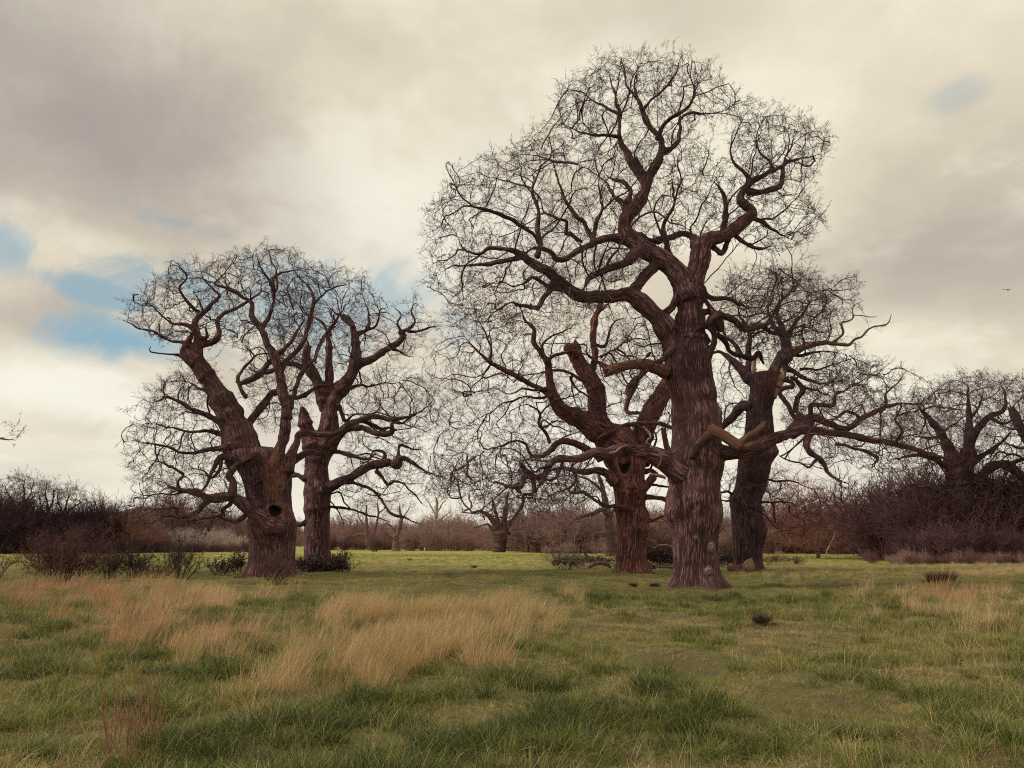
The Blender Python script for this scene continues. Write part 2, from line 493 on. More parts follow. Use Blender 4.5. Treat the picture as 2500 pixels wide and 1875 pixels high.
def fuse(geos, voxel, seed, smooth=4, relief=0.034, base=None, bare=()):
    """grow the trunk and its heavy limbs together into one continuous surface that keeps the bark's direction"""
    from mathutils.bvhtree import BVHTree
    Vs, Ts, Us = [], [], []; n = 0
    for V, q, t, uv in geos:
        Vs.append(V); Us.append(uv)
        Ts.append(np.concatenate([q[:, [0, 1, 2]], q[:, [0, 2, 3]], t]) + n); n += len(V)
    V = np.concatenate(Vs); T = np.concatenate(Ts); U = np.concatenate(Us)
    tmp = link('tmp', new_mesh('tmp', V, None, T, smooth=False))
    md = tmp.modifiers.new('r', 'REMESH'); md.mode = 'VOXEL'; md.voxel_size = voxel; md.adaptivity = 0
    dg = bpy.context.evaluated_depsgraph_get()
    ev = tmp.evaluated_get(dg).to_mesh()
    nv = len(ev.vertices); W = np.zeros(nv * 3, np.float32); ev.vertices.foreach_get('co', W); W = W.reshape(-1, 3).astype(float)
    nl = len(ev.loops); li = np.zeros(nl, np.int32); ev.loops.foreach_get('vertex_index', li)
    Q = li.reshape(-1, 4)
    tmp.evaluated_get(dg).to_mesh_clear()
    me0 = tmp.data; bpy.data.objects.remove(tmp); bpy.data.meshes.remove(me0)
    E = np.concatenate([Q[:, [0, 1]], Q[:, [1, 2]], Q[:, [2, 3]], Q[:, [3, 0]]])
    deg = np.zeros(nv); np.add.at(deg, E[:, 0], 1)
    for it in range(smooth):
        acc = np.zeros((nv, 3))
        for j in range(3): acc[:, j] = np.bincount(E[:, 0], W[E[:, 1], j], nv)
        f = 0.55 if it % 2 == 0 else -0.30
        W = W + f * (acc / deg[:, None] - W)
    bvh = BVHTree.FromPolygons(V.tolist(), T.tolist())
    loc = np.zeros((nv, 3)); fi = np.zeros(nv, int)
    fn = bvh.find_nearest
    for i, w in enumerate(W.tolist()):
        r = fn(w)
        loc[i] = r[0]; fi[i] = r[2]
    A, B, Cc = V[T[fi, 0]], V[T[fi, 1]], V[T[fi, 2]]
    v0, v1, v2 = B - A, Cc - A, loc - A
    d00 = (v0 * v0).sum(1); d01 = (v0 * v1).sum(1); d11 = (v1 * v1).sum(1); d20 = (v2 * v0).sum(1); d21 = (v2 * v1).sum(1)
    den = np.maximum(d00 * d11 - d01 * d01, 1e-12)
    b = np.clip((d11 * d20 - d01 * d21) / den, 0, 1); c = np.clip((d00 * d21 - d01 * d20) / den, 0, 1); a = np.clip(1 - b - c, 0, 1)
    uv = a[:, None] * U[T[fi, 0]] + b[:, None] * U[T[fi, 1]] + c[:, None] * U[T[fi, 2]]
    # bark ridges running with the grain
    fnrm = np.cross(W[Q[:, 2]] - W[Q[:, 0]], W[Q[:, 3]] - W[Q[:, 1]])
    N = np.zeros((nv, 3))
    for j in range(4):
        for d in range(3): N[:, d] += np.bincount(Q[:, j], fnrm[:, d], nv)
    N = norm(N)
    g = np.stack([uv[:, 0] * 8.0 + 0.8 * vnoise(W * 1.7 + seed), uv[:, 1] * 0.9, np.zeros(nv)], -1)
    h = np.abs(vnoise(g + seed)) - 0.3
    W = W + N * (relief * h + 0.35 * relief * vnoise(W * 9 + seed))[:, None]
    ba = np.zeros(nv)
    if len(bare):
        px, py = proj(W + base)
        for (bx, by, sx, sy, h) in bare:
            ba = np.maximum(ba, h * np.clip(1.3 - np.sqrt(((px - bx) / sx) ** 2 + ((py - by) / sy) ** 2), 0, 1) * (N[:, 1] < 0.1))
    return new_mesh('trunk', W, Q, None, uv, attrs={'bare': ba})

def colonize(seeds, sdir, srad, stages, rng, centre, iters=160, up=0.05, maxn=40000):
    """grow branches from the seeds towards attraction points, coarse stages first, so that boughs carry branches and
    branches carry twigs. returns pos, parent, dir, number of seeds"""
    ns = len(seeds)
    pos = np.zeros((maxn, 3)); par = np.zeros(maxn, int); dr = np.zeros((maxn, 3)); kids = np.zeros(maxn, int)
    pos[:ns] = seeds; par[:ns] = -1; dr[:ns] = sdir
    n = ns
    for (attr, step, dk, di, gnarl, keep) in stages:
        nd = np.full(len(attr), 1e9); ni = np.zeros(len(attr), int)
        def upd(lo, hi):
            for c in range(lo, hi, 400):
                d = np.sqrt(np.maximum((attr ** 2).sum(1)[:, None] + (pos[c:min(hi, c + 400)] ** 2).sum(1)[None] - 2 * attr @ pos[c:min(hi, c + 400)].T, 0))
                j = d.argmin(1); dm = d[np.arange(len(attr)), j]
                b = dm < nd
                nd[b] = dm[b]; ni[b] = j[b] + c
        upd(0, n)
        alive = nd > dk
        for it in range(iters):
            act = alive & (nd < di)
            if not act.any() or n > maxn - 4000: break
            idx = ni[act]
            v = (attr[act] - pos[idx]) / nd[act][:, None]
            acc = np.zeros((n, 3))
            for j in range(3): acc[:, j] = np.bincount(idx, v[:, j], n)
            u = np.unique(idx)
            lim = np.where(u < ns, 2, 3)
            u = u[kids[u] < lim]
            if len(u) == 0: break
            g = norm(acc[u]) + keep * dr[u] + gnarl * np.stack([vnoise(pos[u] * 1.6 + 41 * j) for j in range(3)], -1) + rng.normal(0, 0.26, (len(u), 3))
            g = g + 0.22 * norm(pos[u] - centre)
            g[:, 2] += up
            g = norm(g)
            m = len(u)
            pos[n:n + m] = pos[u] + g * step * rng.uniform(0.8, 1.2, (m, 1)); par[n:n + m] = u; dr[n:n + m] = g
            kids[u] += 1
            upd(n, n + m)
            n += m
            alive &= nd > dk
    return pos[:n], par[:n], dr[:n], ns

def branch_arrays(pos, par, dr, ns, srad, tip, expo, cap=0.85):
    """pipe-model radii and polylines of the grown branches"""
    n = len(pos)
    acc = np.zeros(n); nk = np.zeros(n, int)
    big = np.full(n, -1)
    bv = np.zeros(n)
    for i in range(n - 1, ns - 1, -1):
        if nk[i] == 0: acc[i] = 1
        p = par[i]
        acc[p] += acc[i]; nk[p] += 1
        if acc[i] > bv[p]: bv[p] = acc[i]; big[p] = i
    rad = tip * np.maximum(acc, 1) ** (1 / expo)
    root = np.arange(n)
    for i in range(ns, n): root[i] = root[par[i]]
    rad = np.minimum(rad, np.maximum(cap * srad[root], tip * 7.0))
    P, R, Cid = [], [], []
    c = 0
    for i in range(ns, n):
        p = par[i]
        if p < ns or big[p] != i:
            ch = [i]; j = big[i]
            while j >= 0:
                ch.append(j); j = big[j]
            P.append(pos[p][None]); R.append(np.array([rad[i]])); 
            P.append(pos[ch]); R.append(rad[ch])
            Cid.append(np.full(len(ch) + 1, c)); c += 1
    if not P: return None
    return np.concatenate(P), np.concatenate(R), np.concatenate(Cid), rad

def twig_arrays(B, D, rng, count, length, r0, segs=3, up=0.25, spread=0.9, droop=0.0):
    """count twigs from every base point"""
    b = np.repeat(B, count, 0); d = np.repeat(D, count, 0)
    m = len(b)
    d = norm(norm(d) * 0.6 + rng.normal(0, spread * 0.6, (m, 3)) + np.array([0, 0, up]))
    L = length * rng.uniform(0.45, 1.25, m)
    P = np.zeros((m, segs + 1, 3)); P[:, 0] = b
    bend = rng.normal(0, 0.22, (m, 3))
    dd = d
    dirs = np.zeros((m, segs, 3))
    for s in range(segs):
        dd = norm(dd + bend * 0.5 + rng.normal(0, 0.20, (m, 3)) + np.array([0, 0, up * 0.3 - droop]))
        dirs[:, s] = dd
        P[:, s + 1] = P[:, s] + dd * (L / segs)[:, None]
    R = np.linspace(1, 0.35, segs + 1)[None] * r0 * rng.uniform(0.75, 1.25, (m, 1))
    return P, R, dirs

def cat_tubes(parts, k):
    """join several (P, R) polyline arrays, each shaped (m, s, 3), into tube geometry"""
    Ps, Rs, Cs = [], [], []; c = 0
    for P, R in parts:
        m, s = P.shape[:2]
        Ps.append(P.reshape(-1, 3)); Rs.append(R.reshape(-1)); Cs.append(np.repeat(np.arange(m), s) + c); c += m
    V, q, *_ = tubes(np.concatenate(Ps), np.concatenate(Rs), np.concatenate(Cs), k)
    return V, q

# ------------------------------------------------------------------ scattering (geometry nodes) for what nobody could count
def source_collection(name, meshes, mat):
    col = bpy.data.collections.new(name)
    for i, me in enumerate(meshes):
        if mat is not None: me.materials.append(mat)
        col.objects.link(bpy.data.objects.new('%s_%02d' % (name, i), me))
    return col

def scatter(name, P, rot, scl, idx, col, parent=None, base=(0, 0, 0), tint=None):
    me = bpy.data.meshes.new(name)
    P = np.asarray(P, float) - np.asarray(base, float)
    n = len(P)
    me.vertices.add(n); me.vertices.foreach_set('co', P.astype(np.float32).ravel())
    a = me.attributes.new('rot', 'FLOAT_VECTOR', 'POINT'); a.data.foreach_set('vector', np.asarray(rot, np.float32).ravel())
    scl = np.asarray(scl, np.float32)
    if scl.ndim == 1: scl = np.repeat(scl[:, None], 3, 1)
    a = me.attributes.new('scl', 'FLOAT_VECTOR', 'POINT'); a.data.foreach_set('vector', scl.ravel())
    a = me.attributes.new('pick', 'INT', 'POINT'); a.data.foreach_set('value', np.asarray(idx, np.int32))
    a = me.attributes.new('tint', 'FLOAT', 'POINT'); a.data.foreach_set('value', np.asarray(tint if tint is not None else np.zeros(n), np.float32))
    o = link(name, me, None, parent)
    g = bpy.data.node_groups.new(name + '_scatter', 'GeometryNodeTree')
    g.interface.new_socket('Geometry', in_out='INPUT', socket_type='NodeSocketGeometry')
    g.interface.new_socket('Geometry', in_out='OUTPUT', socket_type='NodeSocketGeometry')
    t = NT(g)
    gi = t.node('NodeGroupInput'); go = t.node('NodeGroupOutput')
    ins = t.node('GeometryNodeInstanceOnPoints')
    ci = t.node('GeometryNodeCollectionInfo'); ci.inputs[0].default_value = col
    ci.inputs['Separate Children'].default_value = True; ci.inputs['Reset Children'].default_value = True
    def attr(nm, typ):
        nd = t.node('GeometryNodeInputNamedAttribute', data_type=typ); nd.inputs['Name'].default_value = nm
        return nd.outputs[0]
    t.l.new(gi.outputs[0], ins.inputs['Points']); t.l.new(ci.outputs[0], ins.inputs['Instance'])
    ins.inputs['Pick Instance'].default_value = True
    t.l.new(attr('pick', 'INT'), ins.inputs['Instance Index'])
    e2r = t.node('FunctionNodeEulerToRotation')
    t.l.new(attr('rot', 'FLOAT_VECTOR'), e2r.inputs[0]); t.l.new(e2r.outputs[0], ins.inputs['Rotation'])
    t.l.new(attr('scl', 'FLOAT_VECTOR'), ins.inputs['Scale'])
    t.l.new(ins.outputs[0], go.inputs[0])
    md = o.modifiers.new('scatter', 'NODES'); md.node_group = g
    tag(o, kind='stuff')
    return o

def align_euler(D, rng):
    """euler angles that turn local Z to each direction, with a random roll"""
    D = norm(np.asarray(D, float)); n = len(D)
    r = norm(rng.normal(0, 1, (n, 3)))
    X = norm(np.cross(r, D)); Yv = np.cross(D, X)
    # R columns X, Y, D
    sy = -X[:, 2]
    ry = np.arcsin(np.clip(sy, -1, 1)); rx = np.arctan2(Yv[:, 2], D[:, 2]); rz = np.arctan2(X[:, 1], X[:, 0])
    return np.stack([rx, ry, rz], -1)

def spray_mesh(seed, r0=0.0165, side=6, fan=0.75, buds=True, sub=2):
    """a spray of oak twigs of length about 1 along Z"""
    rng = np.random.default_rng(seed)
    parts = []
    P, R, d = twig_arrays(np.zeros((1, 3)), np.array([[0, 0, 1.0]]), rng, 1, 1.0, r0, segs=5, up=0, spread=0.12)
    P[0] *= 1.0 / max(P[0, -1, 2], 0.4)
    parts.append((P, R))
    m = rng.integers(1, 6, side)
    b = P[0, m]; dd = np.repeat(np.array([[0, 0, 1.0]]), side, 0)
    dd = dd + fan * norm(np.concatenate([rng.normal(0, 1, (side, 2)), np.zeros((side, 1))], 1))
    P2, R2, d2 = twig_arrays(b, dd, rng, 1, 0.50, r0 * 0.75, segs=3, up=0.1, spread=0.25)
    parts.append((P2, R2))
    tips = [P[:, -1], P2[:, -1]]
    if sub:
        mm = rng.integers(1, 4, side)
        P3, R3, _ = twig_arrays(P2[np.arange(side), mm], d2[np.arange(side), mm - 1], rng, sub, 0.26, r0 * 0.6, segs=2, up=0.1, spread=0.75)
        parts.append((P3, R3)); tips.append(P3[:, -1])
    V, q = cat_tubes(parts, 3)
    t = None
    if buds:
        T = np.concatenate(tips); s = r0 * 1.35
        o = np.array([[0, 0, -1.6], [1, 0, 0], [-0.5, 0.87, 0], [-0.5, -0.87, 0], [0, 0, 1.6]]) * s
        n0 = len(V)
        V = np.concatenate([V, (T[:, None] + o[None]).reshape(-1, 3)])
        f = np.array([[0, 2, 1], [0, 3, 2], [0, 1, 3], [4, 1, 2], [4, 2, 3], [4, 3, 1]])
        t = (n0 + np.arange(len(T))[:, None, None] * 5 + f[None]).reshape(-1, 3)
    return new_mesh('spray', V, q, t)

SPRAYS = {}
def sprays(mat):
    if mat not in SPRAYS:
        SPRAYS[mat] = source_collection('spray_' + mat, [spray_mesh(100 + i) for i in range(7)], M[mat])
    return SPRAYS[mat]

STATS = {}
def grow_crown(limbs, polys, Y, base, rng, n_attr, dk, di=4.5, step=0.24, tip=0.0075, expo=1.85, depth_r=4.0, gnarl=0.34,
               spray=0.42, seed_rmax=0.16, up=0.05, fuzz=(), k_small=4, mat='twig', parent=None, density=1.0):
    """limbs: list of paths; polys: list of (pixel polygon, weight, depth shift). builds crown > twigs"""
    S, SD, SR = [], [], []
    for p in limbs:
        pp = p[1::2]
        if len(pp) < 2: continue
        d = norm(np.gradient(pp[:, :3], axis=0))
        fr = np.linspace(0, 1, len(pp))
        ok = (pp[:, 3] < seed_rmax) & (fr > 0.12)
        ok[-1] = True
        S.append(pp[ok, :3]); SD.append(d[ok]); SR.append(pp[ok, 3])
    S = np.concatenate(S); SD = np.concatenate(SD); SR = np.concatenate(SR)
    wsum = sum(w for _, w, _ in polys)
    def cloud(total):
        A = []
        for poly, w, ds in polys:
            poly = np.asarray(poly)
            x0, y0 = poly[:, :2].min(0); x1, y1 = poly[:, :2].max(0)
            need = int(total * w / wsum)
            xs = rng.uniform(x0, x1, need * 5 + 20); ys = rng.uniform(y0, y1, need * 5 + 20)
            ok = inside(poly, xs, ys)
            xs, ys = xs[ok][:need], ys[ok][:need]
            e = ((xs - (x0 + x1) / 2) / ((x1 - x0) / 2)) ** 2 * 0.8 + ((ys - (y0 + y1) / 2) / ((y1 - y0) / 2)) ** 2 * 0.5
            half = depth_r * np.sqrt(np.clip(1 - e, 0.12, 1)) * min(1.0, (x1 - x0) / 500 + 0.35)
            A.append(at(xs, ys, Y + ds + rng.uniform(-1, 1, len(xs)) * half))
        A = np.concatenate(A)
        # uneven crown: thin the points in some clumps so that sky shows through
        keepp = vnoise(A * 0.62 + 5.5) + 0.5 * vnoise(A * 1.4 + 2.5) + rng.uniform(-0.35, 0.35, len(A)) > -0.26
        return A[keepp]
    stages = [(cloud(n_attr // 8), step * 1.25, dk * 2.1, di * 1.5, gnarl * 1.3, 0.6),
              (cloud(n_attr // 2), step * 1.05, dk * 1.4, di, gnarl * 0.9, 0.5),
              (cloud(n_attr), step, dk, di * 0.6, gnarl * 0.4, 0.5)]
    pos, par, dr, ns = colonize(S, SD, SR, stages, rng, S.mean(0) - np.array([0, 0, 1.5]), up=up)
    P, R, Cid, rad = branch_arrays(pos, par, dr, ns, SR, tip, expo)
    V, q, *_ = tubes(P, R, Cid, k_small)
    cr = link('crown', new_mesh('crown', V - base, q), M[mat], parent)
    small = np.arange(ns, len(pos))
    small = small[rad[ns:] < tip * 2.3]
    leaf = np.ones(len(pos), bool); leaf[par[ns:]] = False
    small = small[leaf[small] | (rng.uniform(0, 1, len(small)) < 0.52 * density)]
    B, D = pos[small], dr[small]
    thin = (SR < 0.05) & (rng.uniform(0, 1, len(SR)) < 0.5)
    B = np.concatenate([B, S[thin]]); D = np.concatenate([D, SD[thin] + rng.normal(0, 0.6, (thin.sum(), 3))])
    D = norm(D) + rng.normal(0, 0.42, (len(D), 3)) + np.array([0, 0, 0.28])
    sc = spray * rng.uniform(0.55, 1.25, len(B))
    for (fb, fd, cnt, ln, rr) in fuzz:
        B = np.concatenate([B, fb]); D = np.concatenate([D, fd]); sc = np.concatenate([sc, ln * rng.uniform(0.6, 1.3, len(fb))])
    scatter('twigs', B, align_euler(D, rng), sc, rng.integers(0, 7, len(B)), sprays(mat), cr, base)
    STATS[len(STATS)] = (len(S), len(pos) - ns, len(B), len(q) * 2)
    return cr

def make_tree(name, label, base_px, Y, trunk=None, limbs=(), polys=(), seed=0, mats=('bark', 'limb', 'twig'), burls=(), hollows=(),
              flare=0.35, n_attr=3000, dk=0.5, fuzz=(), group=None, cat='tree', trunk_k=144, limb_k=14, gn=0.075, voxel=0.045, bare=(), **kw):
    rng = np.random.default_rng(seed)
    base = at(base_px[0], base_px[1], Y); base[2] = 0.0
    root = thing(name, tuple(base), label, cat, group)
    core = []
    if trunk is not None:
        rows = []
        for crop, rs in trunk:
            ox, oy, k = CROP[crop]
            rows += [(oy + r[0] * k, ox + r[1] * k, ox + r[2] * k) for r in rs]
        core.append(trunk_geo(rows, Y, base, burls, hollows, seed=seed, flare=flare, k=trunk_k))
    paths = []; grow = []
    for L in limbs:
        crop, d0, d1, flag, s = L
        p = limb_path(crop, s, Y, d0, d1, gn, seed)
        rm = p[:, 3].max()
        k = int(np.clip(rm / 0.30 * 18 + 6, 6, 24)) if limb_k > 8 else limb_k
        dead = 'd' in flag or 'p' in flag
        geo = limb_geo(p, base, k, seed + len(paths) * 3.7, stub='b' in flag, swell=0.12)
        paths.append(p)
        if 'x' not in flag: grow.append(p)
        if voxel and rm > 0.10 and not dead:
            core.append(geo); continue
        nm = 'broken_limb' if dead else 'trunk' if 't' in flag else 'limb'
        mm = M['deadwood'] if 'd' in flag else M['palewood'] if 'p' in flag else M[mats[1]]
        o = link(nm, new_mesh(nm, *geo), mm, root)
        if 'd' in flag: o['label'] = 'barkless reddish dead limb'
        if 'p' in flag: o['label'] = 'pale weathered dead limb'
    if core:
        link('trunk', fuse(core, voxel, seed, base=base, bare=bare) if voxel else new_mesh('trunk', *core[0]), M[mats[0]], root)
    if polys:
        fz = []
        for (crop, x, y, rx, ry, cnt, ln, off) in fuzz:
            ox, oy, k = CROP[crop]
            a = rng.uniform(0, 6.28, cnt); r = np.sqrt(rng.uniform(0, 1, cnt))
            fb = at(ox + (x + np.cos(a) * r * rx) * k, oy + (y + np.sin(a) * r * ry) * k, np.full(cnt, Y + off))
            fd = np.stack([rng.normal(0, 0.6, cnt), np.full(cnt, -0.7), rng.normal(0.3, 0.4, cnt)], -1)
            fz.append((fb, fd, 1, ln, 0.007))
        grow_crown(grow, polys, Y, base, rng, n_attr, dk, fuzz=fz, mat=mats[2], parent=root, **kw)
    return root, base, paths

def zpoly(s, crop='Z'): return pts(crop, s)[:, :2]

# ------------------------------------------------------------------ where the ground is green, dry or trodden
DRY = [(zpoly('830,1500 900,1460 1060,1470 1200,1490 1330,1450 1345,1500 1280,1560 1180,1600 1080,1640 930,1690 890,1660 920,1600 840,1540', 'S'), 1.0),
       (zpoly('760,1505 880,1470 900,1500 850,1540 780,1550', 'S'), 0.9),
       (zpoly('655,1700 700,1650 770,1640 775,1720 700,1750', 'S'), 0.9),
       (zpoly('0,1432 200,1428 330,1436 480,1446 620,1446 700,1456 600,1480 520,1510 330,1530 200,1480 0,1475', 'S'), 0.36),
       (zpoly('140,1480 330,1500 520,1540 700,1560 640,1640 420,1600 240,1570 130,1530', 'S'), 0.30),
       (zpoly('2140,1480 2200,1440 2330,1440 2480,1470 2490,1560 2300,1540 2150,1530', 'S'), 0.22),
       (zpoly('2200,1385 2560,1370 2560,1405 2330,1410', 'S'), 0.9),
       (zpoly('1930,1390 2080,1385 2200,1395 2100,1420 1960,1420', 'S'), 0.45),
       (zpoly('1820,1400 1960,1385 2000,1410 1880,1420', 'S'), 0.5),
       (zpoly('800,1375 950,1368 980,1395 830,1402', 'S'), 0.35),
       (zpoly('1300,1365 1650,1372 1640,1396 1310,1390', 'S'), 0.5)]
THATCH = [(zpoly('1440,1478 1540,1480 1680,1520 1660,1550 1540,1525', 'S'), 1.0),
          (zpoly('1640,1510 1800,1530 2020,1560 2120,1600 1950,1620 1750,1590', 'S'), 0.6),
          (zpoly('1900,1630 2250,1640 2500,1660 2500,1720 2150,1690', 'S'), 0.4)]
PATH_PX = np.array([(1080, 1395, 12), (1180, 1425, 26), (1330, 1470, 45), (1500, 1545, 70), (1700, 1640, 100), (2000, 1750, 150), (2400, 1900, 200)], float)
_pw = [np.array([*at(a, b, ground_dist(b))[:2], c / F_PX * ground_dist(b)]) for a, b, c in PATH_PX[:-1]]
PATH_W = np.array(_pw)

def zone(zones, x, y, soft=0.35):
    """how much a ground point belongs to the traced patches, with soft ragged edges"""
    P = np.stack([x, y, np.zeros_like(x)], -1)
    k = np.clip(y / 12, 0.5, 2.0)
    tot = np.zeros(len(x))
    for j, (am, fq) in enumerate(((0.35, 1.3), (0.7, 0.8), (0.5, 2.3), (0.9, 0.5))):
        jx = x + am * k * vnoise(P * fq + 5 + 31 * j)
        jy = y + 2.0 * am * k * vnoise(P * fq + 55 + 17 * j)
        px, py = proj(np.stack([jx, jy, np.zeros_like(x)], -1))
        v = np.zeros(len(x))
        for poly, w in zones:
            v = np.maximum(v, inside(poly, px, py) * w)
        tot += v / 4
    return tot

def path_mask(x, y):
    d = np.full(len(x), 9.0)
    for i in range(len(PATH_W) - 1):
        a, b = PATH_W[i], PATH_W[i + 1]
        ab = b[:2] - a[:2]
        t = np.clip(((x - a[0]) * ab[0] + (y - a[1]) * ab[1]) / (ab @ ab), 0, 1)
        w = a[2] + (b[2] - a[2]) * t
        dd = np.hypot(x - a[0] - ab[0] * t, y - a[1] - ab[1] * t) / np.maximum(w, 0.2)
        d = np.minimum(d, dd)
    P = np.stack([x, y, np.zeros_like(x)], -1)
    return np.clip(1.5 - d + 0.5 * vnoise(P * 0.8), 0, 1)

# ------------------------------------------------------------------ ground
def build_ground():
    rings = np.concatenate([[0.0], np.geomspace(1.5, 90, 190), np.geomspace(95, 6000, 50)])
    na = 420
    an = np.arange(na) / na * 2 * math.pi
    # finer angular steps towards the view
    an = an + 0.55 * np.sin(an * 2) * 0 
    a2 = math.pi / 2 + np.sign(an - math.pi) * np.abs((an - math.pi) / math.pi) ** 1.7 * math.pi
    X = rings[:, None] * np.cos(a2)[None]; Yy = rings[:, None] * np.sin(a2)[None]
    Z = ground_z(X, Yy)
    Z = Z - np.clip((rings[:, None] - 400) / 6000, 0, 1) * 2
    V = np.stack([X, Yy, Z], -1).reshape(-1, 3)
    idx = np.arange(len(rings) * na).reshape(len(rings), na)
    q = np.stack([idx[:-1], np.roll(idx[:-1], -1, 1), np.roll(idx[1:], -1, 1), idx[1:]], -1).reshape(-1, 4)
    x, y = V[:, 0], V[:, 1]
    dry = zone(DRY, x, np.maximum(y, 0.5)) * (y > 3); th = zone(THATCH, x, np.maximum(y, 0.5)) * (y > 3)
    me = new_mesh('ground', V, q[:, ::-1], attrs={'dry': dry, 'thatch': np.maximum(th, 0.5 * path_mask(x, y))})
    m, t, b = material('meadow_ground')
    obj = t.node('ShaderNodeTexCoord').outputs['Object']
    big = t.noise(obj, 0.05, 4, 0.6); mid = t.noise(obj, 0.5, 5, 0.65); fine = t.noise(obj, 7.0, 5, 0.7)
    streak = t.noise(t.scale(obj, (0.08, 0.5, 1)), 1.0, 4, 0.6)
    green = t.mix(t.smooth(streak, 0.35, 0.65), (0.24, 0.25, 0.052), (0.34, 0.31, 0.085))
    green = t.mix(t.smooth(mid, 0.45, 0.75), green, (0.23, 0.19, 0.075))
    green = t.mix(t.math('MULTIPLY', t.smooth(fine, 0.40, 0.30), 0.6), green, (0.06, 0.055, 0.022))
    ad = t.node('ShaderNodeAttribute', attribute_name='dry').outputs['Fac']
    ath = t.node('ShaderNodeAttribute', attribute_name='thatch').outputs['Fac']
    c = t.mix(t.math('MULTIPLY', ad, 0.8), green, (0.19, 0.125, 0.065))
    c = t.mix(t.math('MULTIPLY', ath, 0.7), c, (0.22, 0.16, 0.085))
    # soil and dead leaf between the near tufts
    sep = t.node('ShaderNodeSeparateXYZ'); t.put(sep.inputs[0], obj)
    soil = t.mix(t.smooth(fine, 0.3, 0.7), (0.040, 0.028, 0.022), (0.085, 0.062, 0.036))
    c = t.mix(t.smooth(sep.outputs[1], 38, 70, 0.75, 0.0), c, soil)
    t.put(b.inputs['Base Color'], c)
    bp = t.node('ShaderNodeBump'); bp.inputs['Strength'].default_value = 0.6; bp.inputs['Distance'].default_value = 0.08
    t.put(bp.inputs['Height'], fine); t.l.new(bp.outputs[0], b.inputs['Normal'])
    o = link('ground', me, m); tag(o, kind='structure')
build_ground()

# far rise with woods beyond the left hedge
def build_hill():
    xs = np.linspace(-420, -60, 60); ys = np.linspace(430, 640, 24)
    X, Yy = np.meshgrid(xs, ys)
    e = np.exp(-((X + 250) / 110) ** 2) * np.sin(np.clip((Yy - 430) / 210, 0, 1) * math.pi) 
    Z = 26 * e + 4 * e * fbm(np.stack([X * 0.05, Yy * 0.05, X * 0], -1)) - 2
    idx = np.arange(X.size).reshape(X.shape)
    q = np.stack([idx[:-1, :-1], idx[:-1, 1:], idx[1:, 1:], idx[1:, :-1]], -1).reshape(-1, 4)
    m = plain_material('far_hill', (0.11, 0.085, 0.085), 0.3, 0.05)
    tag(link('hill', new_mesh('hill', np.stack([X, Yy, Z], -1).reshape(-1, 3), q), m), kind='structure')
build_hill()

# ------------------------------------------------------------------ the great oak on the right (main tree)
Y3 = ground_dist(1433)
T3_trunk = [('E', [(1600, 885, 1330), (1560, 893, 1318), (1500, 900, 1308), (1400, 900, 1300), (1250, 896, 1298), (1150, 895, 1300),
                   (1080, 878, 1303), (1000, 856, 1318), (900, 846, 1320), (820, 842, 1314), (740, 858, 1308), (680, 880, 1306),
                   (600, 880, 1312), (500, 885, 1328), (420, 886, 1330), (330, 890, 1322), (250, 890, 1318), (150, 888, 1322), (0, 882, 1322)]),
            ('D', [(800, 1640, 1925), (700, 1612, 1918), (600, 1585, 1905), (500, 1585, 1895), (420, 1605, 1880), (330, 1640, 1870)])]
def ep(crop, x, y, sx, sy, h):
    ox, oy, k = CROP[crop]
    return (ox + x * k, oy + y * k, sx * k, sy * k, h)
T3_burls = [ep('E', 1090, 780, 160, 170, 0.16), ep('E', 900, 930, 90, 110, 0.14), ep('E', 1190, 400, 130, 120, 0.12),
            ep('E', 1280, 950, 60, 120, 0.10), ep('E', 1170, 1040, 90, 60, 0.08), ep('E', 950, 560, 110, 160, 0.12),
            ep('E', 1010, 1000, 80, 60, -0.05), ep('D', 1870, 720, 60, 60, 0.12), ep('E', 1290, 500, 60, 120, 0.1)]
